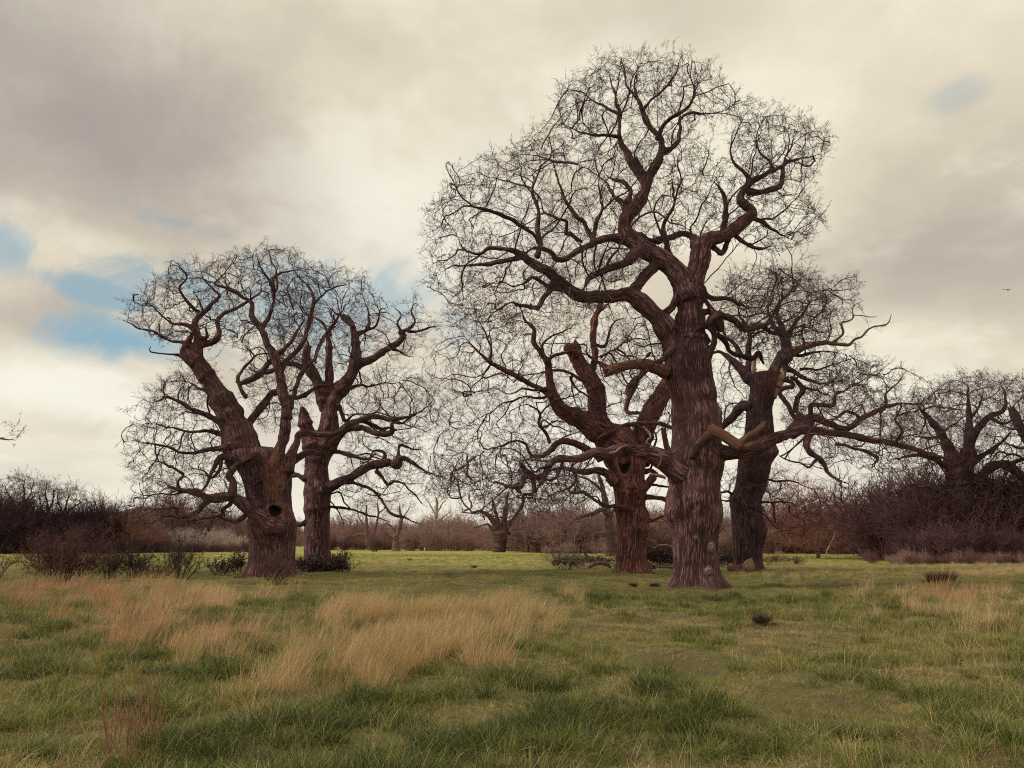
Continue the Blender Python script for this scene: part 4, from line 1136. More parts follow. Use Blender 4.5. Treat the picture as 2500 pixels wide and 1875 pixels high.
# ------------------------------------------------------------------ the two oaks on the left
Y1 = ground_dist(1410)
T1_trunk = [('B', [(1525, 560, 1035), (1480, 572, 1000), (1440, 582, 985), (1350, 590, 985), (1250, 590, 990), (1100, 592, 998), (1000, 588, 996), (900, 576, 965), (800, 565, 952),
                   (700, 545, 953), (600, 515, 958), (500, 478, 955), (420, 452, 930), (370, 445, 880), (345, 560, 800)])]
T1_limbs = [
    ('A', 0.0, -0.5, 't', '900,1480,220 870,1360,185 830,1250,150 770,1130,124 700,1010,116 640,930,108 590,860,98 552,832,92'),
    ('A', -0.5, -0.6, 'xb', '600,870,96 555,835,92 520,818,74'),
    ('A', -0.4, -0.3, '', '640,940,80 618,860,62 606,780,55 605,700,46 590,620,37 630,560,32 690,510,26 740,440,18 690,400,15 645,330,10 620,270,4'),
    ('A', -0.4, 0.6, '', '615,755,42 700,740,37 738,690,33 745,590,28 830,535,22 930,485,18 1000,430,12 1010,370,8 980,300,4'),
    ('A', -0.3, -1.0, '', '625,560,24 560,500,20 490,400,16 530,330,10 480,240,5'),
    ('A', -0.4, -1.4, '', '600,690,30 545,640,24 450,620,18 370,560,13 290,500,9 220,430,4'),
    ('A', -0.5, -0.8, '', '510,830,40 540,740,36 570,690,28 590,640,20'),
    ('A', -0.5, -1.8, '', '580,770,28 520,745,24 440,735,18 340,680,17 230,650,12 130,600,7 60,590,3'),
    ('A', -0.5, -1.0, 'x', '500,828,24 430,815,12 310,805,8 310,770,4'),
    ('A', -0.4, -1.2, '', '600,700,26 660,710,22 650,650,12 690,600,6'),
    ('A', 0.0, 0.8, '', '870,440,16 800,410,16 720,385,12 760,320,8 820,250,5 850,190,3'),
    ('B', -0.6, -1.0, '', '640,960,150 690,850,116 735,660,112 785,510,112 855,375,98 905,210,86 908,60,76'),
    ('A', -1.0, -0.6, '', '1165,1230,64 1165,1150,62 1145,1080,60 1125,950,58 1100,850,52 1040,740,45 1000,640,40 950,570,32 938,490,24 870,440,19 790,410,14'),
    ('A', -0.8, 0.2, '', '1120,950,42 1180,840,36 1270,740,32 1310,620,28 1340,480,22 1300,380,16 1240,320,10 1200,250,4'),
    ('A', -0.7, -0.6, '', '1005,660,32 1060,580,27 1085,480,23 1080,360,23 1130,310,16 1200,290,12 1280,270,5'),
    ('A', -0.7, -0.4, '', '1078,370,18 1040,330,14 1000,260,9 980,180,4'),
    ('A', -0.8, 0.2, '', '1085,440,16 1110,380,12 1100,280,9 1060,200,6 1040,140,3'),
    ('A', -0.6, 0.6, '', '1345,490,18 1400,430,13 1480,390,9 1560,370,4'),
    ('A', -0.9, 0.2, '', '1190,1160,34 1210,1090,30 1250,960,28 1340,860,24 1410,700,20 1480,650,12 1530,590,6'),
    ('A', -0.7, 0.6, '', '880,1010,20 950,980,40 1010,930,44 1080,850,36 1160,770,26 1230,700,20 1280,600,12'),
    ('A', 0.1, 1.2, '', '880,1350,44 910,1280,48 970,1200,46 1040,1110,40 1090,1060,36 1180,1090,30 1280,1080,26 1400,1020,22 1480,1000,12'),
    ('B', -0.3, 0.3, '', '930,560,110 940,470,100 970,400,82 1012,300,66 1030,228,60 1100,206,52 1220,215,52 1370,200,56 1470,130,56 1620,82,50 1740,62,45 1850,75,38 1980,80,26 2080,40,14 2200,30,6'),
    ('B', 0.3, 0.9, '', '1600,90,36 1700,140,36 1790,180,36 1850,170,24 1920,190,14'),
    ('B', 0.0, 0.8, 'x', '960,480,56 1030,420,56 1100,385,60 1160,385,56 1215,410,44'),
    # low left limb with its swollen root
    ('B', -0.9, -2.0, 't', '900,1075,130 790,1050,150 690,985,138 600,920,120 510,840,112 435,792,96 380,790,80 220,800,64 120,750,50 0,735,40 -150,700,32'),
    ('B', -1.6, -1.2, '', '420,790,80 435,700,72 430,640,66 398,595,62 430,545,60 500,480,60 570,435,58 640,400,50'),
    ('B', -0.8, -0.9, 'x', '760,490,60 690,440,55 640,400,60 560,330,60 450,330,66 400,320,66 380,350,40'),
    ('I', -2.0, -2.8, '', '1780,395,52 1680,370,44 1605,360,40 1590,290,34 1650,220,27 1560,160,21 1480,120,16 1380,90,9 1300,70,4'),
    ('I', -1.6, -2.4, '', '1960,440,60 1880,450,56 1750,560,42 1600,600,34 1570,520,22 1400,530,16 1150,510,8 1000,530,3'),
    ('I', -1.0, -2.2, '', '2212,590,44 2100,640,36 1950,600,27 1800,620,20 1650,650,14 1500,720,7 1400,740,3'),
    ('I', -1.8, -2.2, '', '1600,590,22 1480,600,14 1350,660,9 1200,640,4'),
    ('I', -1.8, -2.6, '', '1650,370,24 1560,400,16 1450,390,12 1320,400,7 1200,370,3'),
    ('I', -1.6, -1.2, '', '2080,480,36 2020,540,30 1990,590,24 1940,600,16 1880,700,8 1850,790,4'),
    ('A', -0.4, -1.6, '', '790,1290,56 700,1220,36 600,1180,28 500,1130,22 400,1100,14 300,1130,5'),
    ('A', -0.6, -2.0, '', '800,1410,50 700,1420,34 600,1440,26 480,1440,18 300,1380,12 150,1370,4'),
    ('A', -0.6, -1.4, '', '800,1470,44 740,1470,36 700,1540,28 665,1640,20 610,1700,10'),
    ('A', -0.8, -1.6, '', '745,1480,26 735,1560,22 690,1610,14 640,1560,8 560,1540,4'),
    ('A', -0.5, 0.6, '', '760,1170,30 700,1090,22 600,1020,16 500,990,10 400,1000,4'),
    ('A', 0.6, -1.0, '', '770,1330,34 680,1310,24 560,1320,18 430,1290,12 300,1260,7 180,1270,3'),
    ('A', 0.2, 1.2, '', '905,1090,26 860,990,26 900,900,22 960,830,15 900,760,8 850,700,4'),
]
T1_polys = [(zpoly('255,690 290,640 380,575 470,575 520,550 590,535 660,555 700,620 690,700 650,760 560,720 520,760 440,740 340,740'), 3.4, -0.4),
            (zpoly('520,740 660,740 700,820 660,900 560,930 520,850'), 1.4, 0.6),
            (zpoly('390,790 460,800 500,900 510,990 430,990 280,985 270,960 310,890 340,830'), 2.3, -0.8),
            (zpoly('270,985 420,960 520,1000 530,1070 500,1130 420,1150 330,1110 300,1050'), 1.8, -1.8)]
T1_burls = [ep('B', 740, 1050, 170, 90, 0.16), ep('B', 680, 690, 70, 90, 0.10), ep('B', 470, 440, 70, 110, 0.16), ep('B', 870, 700, 60, 70, 0.10), ep('B', 900, 1000, 60, 80, 0.10)]
T1_holes = [ep('B', 820, 912, 60, 44, 0.55), ep('B', 690, 700, 26, 44, 0.16), ep('B', 850, 700, 12, 30, 0.12), ep('B', 870, 520, 7, 140, 0.10), ep('B', 738, 850, 8, 60, 0.10)]
tree1, base1, _ = make_tree('oak_tree', 'squat hollow oak with one huge leaning limb and a round hole low down', (665, 1410), Y1,
          T1_trunk, T1_limbs, T1_polys, seed=31, burls=T1_burls, hollows=T1_holes, bare=[ep('B', 800, 590, 150, 240, 1.0), ep('B', 860, 880, 70, 120, 0.8)], flare=0.55, n_attr=9000, dk=0.38, di=4.2, depth_r=3.8, tip=0.0088,
          fuzz=[('B', 640, 650, 90, 200, 60, 0.5, -1.1)], spray=0.42, trunk_k=144)
burr(tree1, base1, 'B', 425, 450, 110, 190, Y1 - 0.2, 0.42, 'dark rounded burr at the fork', 'bark')
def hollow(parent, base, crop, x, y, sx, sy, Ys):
    """rotten wood lining a trunk hole, coloured near black to paint in its shade"""
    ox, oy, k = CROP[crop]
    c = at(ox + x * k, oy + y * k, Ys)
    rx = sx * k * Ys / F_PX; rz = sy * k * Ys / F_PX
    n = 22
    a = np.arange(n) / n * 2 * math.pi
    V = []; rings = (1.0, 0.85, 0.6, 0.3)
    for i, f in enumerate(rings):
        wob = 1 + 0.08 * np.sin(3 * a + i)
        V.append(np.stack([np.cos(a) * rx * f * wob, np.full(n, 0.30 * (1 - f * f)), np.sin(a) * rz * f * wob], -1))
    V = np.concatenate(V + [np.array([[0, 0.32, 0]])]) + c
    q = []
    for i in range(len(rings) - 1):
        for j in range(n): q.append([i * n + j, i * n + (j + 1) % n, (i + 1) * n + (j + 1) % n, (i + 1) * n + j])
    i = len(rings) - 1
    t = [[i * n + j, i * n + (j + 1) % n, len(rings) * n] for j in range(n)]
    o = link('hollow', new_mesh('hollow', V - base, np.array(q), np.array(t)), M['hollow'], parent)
    o['label'] = 'rotten hollow in the trunk, its shade painted near black'
hollow(tree1, base1, 'B', 820, 912, 50, 36, Y1 - 0.92)
hollow(tree4, base4, 'E', 463, 485, 42, 84, Y4 - 0.86)
# ragged shell left standing at the top of the hollow trunk
def shell(parent, base, crop, xs, Y, top, bottom, seed, mat):
    ox, oy, k = CROP[crop]
    rng = np.random.default_rng(seed)
    x0, x1 = xs
    for j in range(7):
        f = (j + 0.5) / 7
        xa = x0 + (x1 - x0) * (f - 0.075); xb = x0 + (x1 - x0) * (f + 0.075)
        tp = top + rng.uniform(-6, 26)
        yy = Y + 0.55 - 0.9 * (2 * f - 1) ** 2 * 0.5
        p = at(ox + np.array([xa, xb, xb, xa]) * k, oy + np.array([bottom, bottom, tp + rng.uniform(-6, 8), tp]) * k, yy)
        th = np.array([0, 0.10, 0])
        V = np.concatenate([p, p + th])
        q = [[0, 1, 2, 3], [7, 6, 5, 4], [0, 4, 5, 1], [1, 5, 6, 2], [2, 6, 7, 3], [3, 7, 4, 0]]
        link('broken_shell', new_mesh('broken_shell', V - base, np.array(q), None, np.stack([V[:, 0], V[:, 2]], -1), smooth=False), M[mat], parent)
shell(tree1, base1, 'B', (610, 850), Y1, 340, 470, 5, 'bark_red')

Y2 = ground_dist(1396)
T2_trunk = [('B', [(1470, 1072, 1330), (1430, 1078, 1320), (1350, 1081, 1314), (1250, 1083, 1311), (1100, 1086, 1308), (1000, 1090, 1305), (900, 1087, 1308),
                   (800, 1086, 1312), (700, 1086, 1308), (600, 1081, 1292), (500, 1086, 1286), (420, 1090, 1292), (370, 1105, 1298), (335, 1140, 1296), (312, 1180, 1285)])]
T2_limbs = [
    ('A', 0.0, -0.3, 'tb', '1370,1490,120 1335,1400,104 1305,1310,84 1286,1240,70 1276,1185,50 1270,1160,24'),
    ('A', 0.0, 0.8, 't', '1372,1510,110 1395,1430,132 1428,1340,122 1440,1260,104 1445,1160,100 1480,1080,92 1530,1020,84 1585,940,76 1610,850,68 1606,740,50 1590,650,36 1555,590,24 1500,560,14 1440,520,6'),
    ('A', 0.2, 0.2, 't', '1440,1180,70 1440,1080,56 1440,900,48 1440,760,42 1430,680,30 1480,610,17 1520,540,8 1500,460,4'),
    ('A', 0.3, -0.2, 'tb', '1420,1170,76 1395,1080,74 1365,990,72 1315,910,66 1290,830,56 1310,765,42'),
    ('A', 0.3, 0.0, '', '1360,980,30 1260,900,34 1190,880,36 1120,900,30 1060,930,24 1000,940,14 920,900,6'),
    ('A', 0.6, 0.0, '', '1625,880,52 1720,842,46 1800,790,43 1870,750,40 1912,700,36 1885,680,26 1950,650,24 1985,600,17 1960,540,9 1990,480,4'),
    ('A', 0.0, -0.3, '', '1940,665,20 2000,675,17 2060,660,12 2140,640,5'),
    ('A', 0.1, 0.2, '', '1905,690,18 1870,620,14 1890,570,9 1850,530,4'),
    ('A', 0.1, -0.4, '', '1830,780,24 1880,790,20 1930,830,12 1990,840,6 2040,820,3'),
    ('A', 0.8, 1.4, '', '1606,700,32 1680,660,26 1690,570,17 1660,480,9 1640,420,4'),
    ('A', 0.8, 0.2, '', '1680,660,20 1740,620,15 1760,540,9 1810,520,4'),
    ('A', 0.5, 1.2, '', '1595,650,24 1530,600,18 1500,520,12 1480,440,6 1440,380,3'),
    ('A', 0.3, 0.8, '', '1440,700,24 1390,620,18 1330,580,12 1250,560,7 1180,520,3'),
    ('A', 0.0, -1.2, '', '1450,1400,70 1500,1340,56 1560,1290,48 1640,1285,40 1740,1320,36 1830,1310,30 1840,1260,24 1900,1250,14 1960,1210,6'),
    ('A', 0.2, 0.8, '', '1560,1040,26 1620,1010,20 1700,1030,16 1780,1000,11 1860,1010,8 1930,970,4'),
    ('A', 0.3, -0.4, '', '1500,1150,26 1540,1240,22 1620,1200,14 1740,1180,12 1770,1110,9 1850,1100,5'),
    ('B', -0.2, -1.2, '', '1270,710,130 1330,685,100 1400,650,90 1500,610,80 1600,550,76 1700,500,72 1780,485,82 1850,470,66'),
    ('A', -1.2, -1.6, '', '1840,1510,40 1870,1515,62 1890,1480,40 1950,1490,30 2050,1560,16 2150,1600,8 2210,1640,3'),
    ('A', -1.0, -1.4, '', '1780,1500,36 1790,1450,24 1730,1430,16 1680,1500,12 1600,1470,7'),
    ('A', -1.1, -1.0, '', '1880,1480,24 1890,1400,18 1960,1420,12 2040,1430,7 2100,1480,3'),
    ('J', -0.4, -1.0, '', '290,85,26 400,100,22 470,130,22 520,190,20 580,270,18 650,330,18 740,350,12 830,390,6 900,420,3'),
    ('J', -1.0, -1.4, '', '500,0,30 540,40,24 585,95,22 640,70,20 700,90,16 720,120,14 770,170,12 830,240,8 880,260,4'),
    ('J', -0.2, -0.6, '', '140,262,22 220,262,20 300,270,17 420,310,14 520,330,10 600,360,5'),
    ('J', -0.2, -0.4, '', '170,165,11 240,155,11 270,220,11 310,265,8'),
    ('A', 0.0, -0.8, '', '1440,1430,36 1520,1440,28 1600,1460,24 1680,1490,16 1740,1440,8'),
    ('J', -0.1, -0.3, '', '165,215,10 230,300,8 260,380,5'),
    ('B', 0.1, -0.4, 'x', '960,590,40 1020,600,44 1085,630,50'),
    ('B', 0.0, -0.4, 'x', '1000,1020,46 1040,1030,42 1095,1010,40'),
]
T2_polys = [(zpoly('560,620 640,580 720,570 800,610 860,690 820,760 760,790 680,820 600,760'), 2.4, 0.6),
            (zpoly('830,720 860,680 900,650 945,700 900,760 830,790'), 0.7, -0.2),
            (zpoly('730,830 820,790 900,810 945,850 940,930 880,980 790,1000 730,940'), 2.2, -0.2),
            (zpoly('740,980 860,960 940,1000 960,1060 880,1080 800,1100 740,1110 720,1050'), 1.6, -0.8)]
tree2, base2, _ = make_tree('oak_tree', 'straight-trunked oak ringed by brambles, just behind the squat hollow oak', (775, 1396), Y2,
          T2_trunk, T2_limbs, T2_polys, seed=47, burls=[ep('B', 1180, 900, 110, 40, 0.10), ep('B', 1250, 720, 80, 90, 0.14), ep('B', 1130, 780, 60, 110, 0.08)],
          flare=0.10, n_attr=7500, dk=0.41, di=4.5, depth_r=4.0, tip=0.0088, spray=0.42, trunk_k=120,
          fuzz=[('B', 1190, 450, 90, 80, 40, 0.5, -0.9)])

# ------------------------------------------------------------------ far and side trees
def simple_tree(name, label, base_px, Y, trunk_s, limbs, polys, seed, crop='S', mats=('far_bark', 'far_bark', 'far_twig'), n_attr=500, dk=0.9,
                tip=0.018, spray=1.1, step=0.45, depth_r=3.0, group=None, extra=(), **kw):
    """tree whose trunk is a traced line; limbs traced too"""
    ls = [(crop, 0.0, 0.0, 'xt' if limbs else 't', trunk_s)] + [(crop if len(l) == 3 else l[3], l[0], l[1], '', l[2]) for l in limbs] + list(extra)
    return make_tree(name, label, base_px, Y, None, ls, polys, seed=seed, mats=mats, n_attr=n_attr, dk=dk, tip=tip, spray=spray, step=step,
                     depth_r=depth_r, group=group, voxel=0, limb_k=8, gn=0.12, di=8.0, seed_rmax=0.6, **kw)

YB = 150.0
simple_tree('distant_tree', 'distant bare tree with a low arm reaching left, bush at its foot', (902, 1338), 165, '905,1340,13 897,1322,12 895,1305,10 895,1285,8 894,1258,6 895,1235,4',
            [(0, -1, '894,1308,6 878,1304,5 861,1310,4 841,1306,2'), (0, 2, '902,1320,7 913,1306,5 921,1271,5 924,1250,5 921,1228,3'),
             (0, 1, '895,1290,5 880,1270,3 872,1250,2'), (1, 2, '923,1255,4 935,1245,3 940,1235,2')],
            [(zpoly('845,1270 870,1225 900,1212 935,1212 955,1240 950,1290 900,1300 850,1312', 'S'), 1, 0)], 61, n_attr=650)
simple_tree('distant_tree', 'distant bare tree forking low, second trunk right of the ringed oak', (967, 1345), 148, '967,1346,18 966,1325,16 965,1310,15',
            [(0, 0, '968,1312,9 974,1295,8 979,1272,9 980,1266,8 977,1250,5 975,1236,3'), (0, 1, '963,1312,8 961,1295,6 953,1284,4 943,1275,2'),
             (0, -2, '961,1315,5 943,1303,3 932,1291,2'), (0, -1, '975,1324,3 997,1328,2 1009,1324,1'), (0, 1, '978,1275,5 990,1255,3 1000,1240,2')],
            [(zpoly('930,1285 945,1235 975,1212 1005,1220 1022,1260 1005,1300 960,1300', 'S'), 1, 0)], 62, n_attr=600)
simple_tree('dead_tree', 'pale slender dead tree standing far off between the oak groups', (1062, 1336), 175, '1062,1338,10 1063,1302,9 1064,1270,8 1067,1235,6 1065,1214,3',
            [(0, 1, '1065,1262,4 1052,1235,3 1035,1211,1'), (0, -1, '1067,1252,4 1079,1231,3 1092,1218,1'), (0, 1, '1064,1278,4 1082,1262,3 1098,1250,1'), (0, 0, '1063,1280,3 1048,1265,2 1035,1260,1')],
            [(zpoly('1030,1215 1060,1200 1100,1215 1100,1290 1040,1290', 'S'), 1, 0)], 63, mats=('pale_far', 'pale_far', 'far_twig'), n_attr=160, spray=0.9)
simple_tree('distant_tree', 'stout ribbed pollard oak standing alone in the far meadow', (1218, 1348), 129, '1218,1350,32 1219,1335,28 1221,1318,31 1222,1303,34 1222,1292,30',
            [(0, -2, '1216,1300,20 1204,1272,14 1187,1255,10 1170,1248,6 1158,1250,3'), (0, 1, '1228,1300,22 1231,1268,14 1235,1241,10 1238,1218,6 1243,1200,3'),
             (0, 2, '1234,1292,12 1258,1262,8 1272,1235,5 1283,1215,2'), (0, -1, '1207,1298,8 1190,1280,5 1170,1285,3 1155,1290,2'), (0, -2, '1240,1300,6 1255,1305,4 1270,1315,2'),
             (0, 2, '1220,1295,14 1212,1260,9 1205,1230,5 1200,1212,2')],
            [(zpoly('1150,1255 1175,1220 1210,1205 1245,1208 1280,1238 1280,1290 1245,1315 1190,1310 1155,1290', 'S'), 1, 0)], 64, n_attr=1100, mats=('bark_far', 'bark_far', 'far_twig'))
simple_tree('bare_tree', 'dark bent tree seen left of and behind the reddish hollow oak', (1494, 1352), 96, '1496,1356,27 1492,1320,24 1489,1286,20 1479,1235,15 1472,1194,12 1462,1160,8',
            [(0, -3, '1492,1264,13 1472,1245,12 1445,1255,9 1411,1265,6 1387,1286,3'), (0, -2, '1489,1240,10 1462,1228,8 1428,1204,7 1394,1201,6 1377,1184,4 1350,1180,2'),
             (0, -1, '1475,1205,8 1450,1180,6 1420,1165,4 1395,1160,2'), (0, 2, '1485,1260,8 1510,1235,6 1530,1210,3')],
            [(zpoly('1310,1235 1345,1190 1395,1165 1445,1158 1500,1170 1500,1255 1460,1295 1395,1300 1340,1275', 'S'), 1, -1)], 65, n_attr=1300, dk=0.75, mats=('bark_far', 'bark_far', 'far_twig'))
simple_tree('bare_tree', 'dark stemmed bushy tree right of the leaning oak, brown twiggy crown', (1900, 1350), 112, '1902,1352,20 1898,1325,17 1892,1295,14 1888,1260,9 1890,1220,5',
            [(0, 2, '1895,1300,8 1915,1270,6 1935,1240,3'), (0, -1, '1890,1290,8 1870,1255,5 1850,1225,3'), (0, 1, '1889,1260,6 1880,1210,4 1870,1180,2')],
            [(zpoly('1790,1260 1820,1190 1860,1150 1920,1145 1985,1190 1990,1280 1940,1325 1840,1325', 'S'), 1, 0)], 66, n_attr=2000, dk=0.7, spray=1.3, mats=('bark_far', 'far_bark', 'red_far'))
simple_tree('round_tree', 'small round-crowned reddish tree on a short dark stem', (1997, 1362), 80, '1997,1364,9 1997,1350,8 1996,1338,8 1998,1310,5',
            [(0, 1, '1997,1345,5 1975,1320,4 1955,1280,3 1945,1240,1'), (0, -1, '1997,1345,5 2020,1315,4 2045,1280,3 2065,1240,1'), (0, 1, '1997,1335,5 2000,1290,3 2005,1240,1'),
             (0, -1, '1997,1348,4 1965,1338,3 1930,1325,1'), (0, 1, '1997,1348,4 2030,1338,3 2070,1330,1')],
            [(zpoly('1905,1300 1925,1240 1965,1205 2030,1190 2080,1215 2110,1270 2105,1325 2060,1345 1930,1342', 'S'), 1, 0)], 67, n_attr=3000, dk=0.45, tip=0.012, spray=0.9, step=0.3, mats=('far_bark', 'far_bark', 'red_far'))
simple_tree('leaning_sapling', 'thin pale leaning sapling beside the round reddish tree', (2016, 1360), 78, '2014,1362,3 2022,1340,3 2034,1312,2 2043,1298,1.5', [], [(zpoly('2030,1320 2045,1270 2065,1275 2055,1315', 'S'), 1, 0)], 68,
            n_attr=60, mats=('pale_far', 'pale_far', 'far_twig'), spray=0.42)
# trees over the left hedge
for (nm, lab, bx, tr, lm, pl, sd) in (
    ('hedge_tree', 'largest bare tree rising over the dark left hedge', 50, '50,1348,12 51,1290,11 53,1262,10 56,1232,8', 
        [(0, 1, '55,1240,6 60,1215,5 58,1190,3 62,1168,1'), (0, -1, '52,1262,6 35,1235,5 20,1205,3 12,1185,1'), (0, 1, '54,1252,6 72,1225,4 88,1200,2'), (0, 0, '52,1268,6 30,1255,4 8,1245,2'), (0, 0, '56,1235,5 75,1205,3 82,1175,1')],
        '-5,1190 20,1166 58,1155 90,1166 106,1200 92,1240 50,1258 0,1250', 71),
    ('hedge_tree', 'middle bare tree of the three over the left hedge', 116, '116,1348,10 116,1290,9 114,1262,7 116,1240,6',
        [(0, 1, '115,1255,5 128,1225,4 132,1195,2'), (0, -1, '115,1262,5 100,1240,3 96,1210,2'), (0, 0, '116,1240,5 112,1205,3 115,1180,1')],
        '92,1215 102,1182 118,1170 138,1178 150,1215 135,1262 98,1265', 72),
    ('hedge_tree', 'rightmost bare tree of the three over the left hedge', 162, '160,1348,10 160,1295,9 158,1265,7 160,1240,6',
        [(0, 1, '159,1258,5 178,1238,4 200,1225,2'), (0, -1, '158,1262,5 145,1235,3 140,1210,2'), (0, 0, '160,1245,5 165,1215,3 170,1195,1'), (0, 1, '160,1270,5 185,1255,3 208,1250,1')],
        '134,1235 146,1200 168,1186 196,1196 214,1225 204,1262 150,1272', 73)):
    simple_tree(nm, lab, (bx, 1348), 122, tr, lm, [(zpoly(pl, 'S'), 1, 0)], sd, n_attr=2200, dk=0.5, group='bare trees over the left hedge', mats=('bark_far', 'bark_far', 'twig'), spray=1.0)

# big spreading oak at the right edge, and the one beyond the frame whose limb shows
Y6 = 70.0
make_tree('oak_tree', 'broad dark oak rising from the thicket at the right edge', (2343, 1368), Y6, [('F', [(1860, 1700, 1890), (1700, 1705, 1880), (1500, 1705, 1862), (1350, 1700, 1850), (1250, 1690, 1845)])],
    [('F', 0, -1, 't', '1770,1330,130 1745,1200,112 1700,1085,74 1650,985,52 1565,885,36 1500,820,14'), ('F', 0, 1, 't', '1790,1320,110 1835,1150,86 1842,1000,54 1840,850,36 1830,700,12'),
     ('F', 1, 2, '', '1840,1080,56 1900,960,50 1990,870,40 2080,830,30 2082,720,16 2050,640,6'), ('F', 0, -2, 't', '1840,1390,80 1920,1290,66 1985,1220,62 2085,1200,60 2220,1290,55 2330,1340,40'),
     ('F', -1, -2, '', '2090,1205,30 2160,1180,26 2230,1150,20 2300,1130,10'), ('F', 0, -3, '', '1720,1240,44 1600,1160,34 1480,1140,24 1350,1160,14 1250,1200,6'),
     ('F', 1, 1, '', '1700,1090,36 1660,1020,26 1560,1020,18 1450,1000,10 1380,940,5'), ('F', 0, 2, '', '1850,1300,40 1960,1330,32 2080,1360,26 2200,1420,16'),
     ('F', 0, -2, '', '1700,1400,40 1580,1350,30 1450,1340,20 1330,1400,12 1230,1420,5'), ('F', 1, 2, '', '1845,900,26 1900,820,18 1930,720,9 1900,650,4'),
     ('F', 1, 0, '', '1990,880,24 2060,920,18 2140,900,12 2200,850,6'), ('F', 0, 1, '', '1860,1200,40 1960,1120,30 2060,1050,22 2120,980,12')],
    [(zpoly('1330,900 1450,800 1560,700 1700,630 1850,600 2000,590 2120,620 2212,600 2260,800 2250,1100 2100,1250 1900,1250 1650,1250 1400,1150 1300,1050', 'F'), 4, 0),
     (zpoly('1150,1400 1300,1250 1500,1200 1700,1300 1700,1600 1200,1600', 'F'), 1.5, -1), (zpoly('1880,1280 2250,1300 2250,1560 1900,1560', 'F'), 1.2, 0)],
    seed=81, mats=('bark_dark', 'bark_dark', 'twig'), n_attr=8500, dk=0.54, tip=0.012, spray=0.8, step=0.34, depth_r=5.0, di=6.0, voxel=0.09, gn=0.10, flare=0.1, trunk_k=60)
make_tree('oak_tree', 'oak mostly beyond the right edge, one heavy broken limb in view', (2620, 1372), 66.0, [('S', [(1378, 2585, 2655), (1300, 2590, 2650), (1200, 2588, 2648)])],
    [('F', 0, -1, 'tb', '2500,1380,150 2400,1250,110 2290,1110,80 2215,1000,58 2180,940,56 2145,860,52 2125,820,48'), ('F', 0, 1, 't', '2500,1380,150 2560,1150,100 2600,950,60 2560,800,20'),
     ('F', -1, -2, '', '2260,1070,30 2180,1090,22 2100,1060,14 2030,1080,7'), ('F', -1, 0, '', '2190,950,26 2130,960,18 2060,930,10')],
    [(zpoly('2150,640 2400,560 2700,640 2800,900 2600,1150 2300,1100 2180,900', 'F'), 1, 0)], seed=82, mats=('bark_dark', 'bark_dark', 'twig'), n_attr=1500, dk=0.7, tip=0.012, spray=0.8, step=0.34, depth_r=4.0, voxel=0.09, gn=0.1, trunk_k=48)
# tree beyond the left edge, only a branch end reaches into view
make_tree('bare_tree', 'bare branch tip poking in at the left edge, tree itself out of view', (-330, 1400), 38.0, [('S', [(1402, -365, -295), (1250, -360, -300), (1100, -355, -305), (1000, -350, -310)])],
    [('S', 0, 0, 't', '-330,1020,40 -340,900,30 -320,800,16 -330,720,6'), ('S', 0, -1, '', '-330,1060,34 -250,1000,24 -160,1020,16 -90,1070,11 -30,1075,7 5,1068,4 22,1060,3 35,1045,2'),
     ('S', -0.9, -1.1, '', '0,1070,3.5 15,1072,3 40,1073,1.5')],
    [(zpoly('-480,760 -200,740 -60,900 -70,1080 -250,1050 -480,1000', 'S'), 1, 0)], seed=83, mats=('bark_dark', 'limb', 'twig'), n_attr=900, dk=0.6, spray=0.6, depth_r=3.0, voxel=0.06, trunk_k=40)

# ------------------------------------------------------------------ scrub and thicket in the distance
def bush_mesh(seed, stems=26, h=1.0, w=0.55, twig=4, r=0.008, k=3):
    rng = np.random.default_rng(seed)
    a = rng.uniform(0, 6.28, stems); sp = np.sqrt(rng.uniform(0, 1, stems)) * w
    segs = 5
    P = np.zeros((stems, segs + 1, 3))
    b = np.stack([np.cos(a) * sp * 0.35, np.sin(a) * sp * 0.35, np.zeros(stems)], -1)
    top = np.stack([np.cos(a) * sp, np.sin(a) * sp, h * rng.uniform(0.55, 1.05, stems) * np.sqrt(np.clip(1 - (sp / w) ** 2 * 0.75, 0, 1))], -1)
    for i in range(segs + 1):
        f = i / segs
        P[:, i] = b + (top - b) * np.stack([f ** 1.3, f ** 1.3, f ** 0.85], -1) + (rng.normal(0, 0.025, (stems, 3)) if i else 0)
    R = np.linspace(1, 0.35, segs + 1)[None] * r * rng.uniform(0.8, 1.4, (stems, 1))
    parts = [(P, R)]
    B = P[:, 2:].reshape(-1, 3); D = np.repeat(norm(P[:, -1] - P[:, 0]), segs - 1, 0)
    P2, R2, d2 = twig_arrays(B, D, rng, twig, 0.26 * h, r * 0.5, segs=3, up=0.2, spread=0.8)
    parts.append((P2, R2))
    mid = rng.integers(1, 4, len(P2))
    P3, R3, _ = twig_arrays(P2[np.arange(len(P2)), mid], d2[np.arange(len(P2)), mid - 1], rng, 2, 0.13 * h, r * 0.35, segs=2, up=0.15, spread=0.9)
    parts.append((P3, R3))
    V, q = cat_tubes(parts, k)
    return V, q

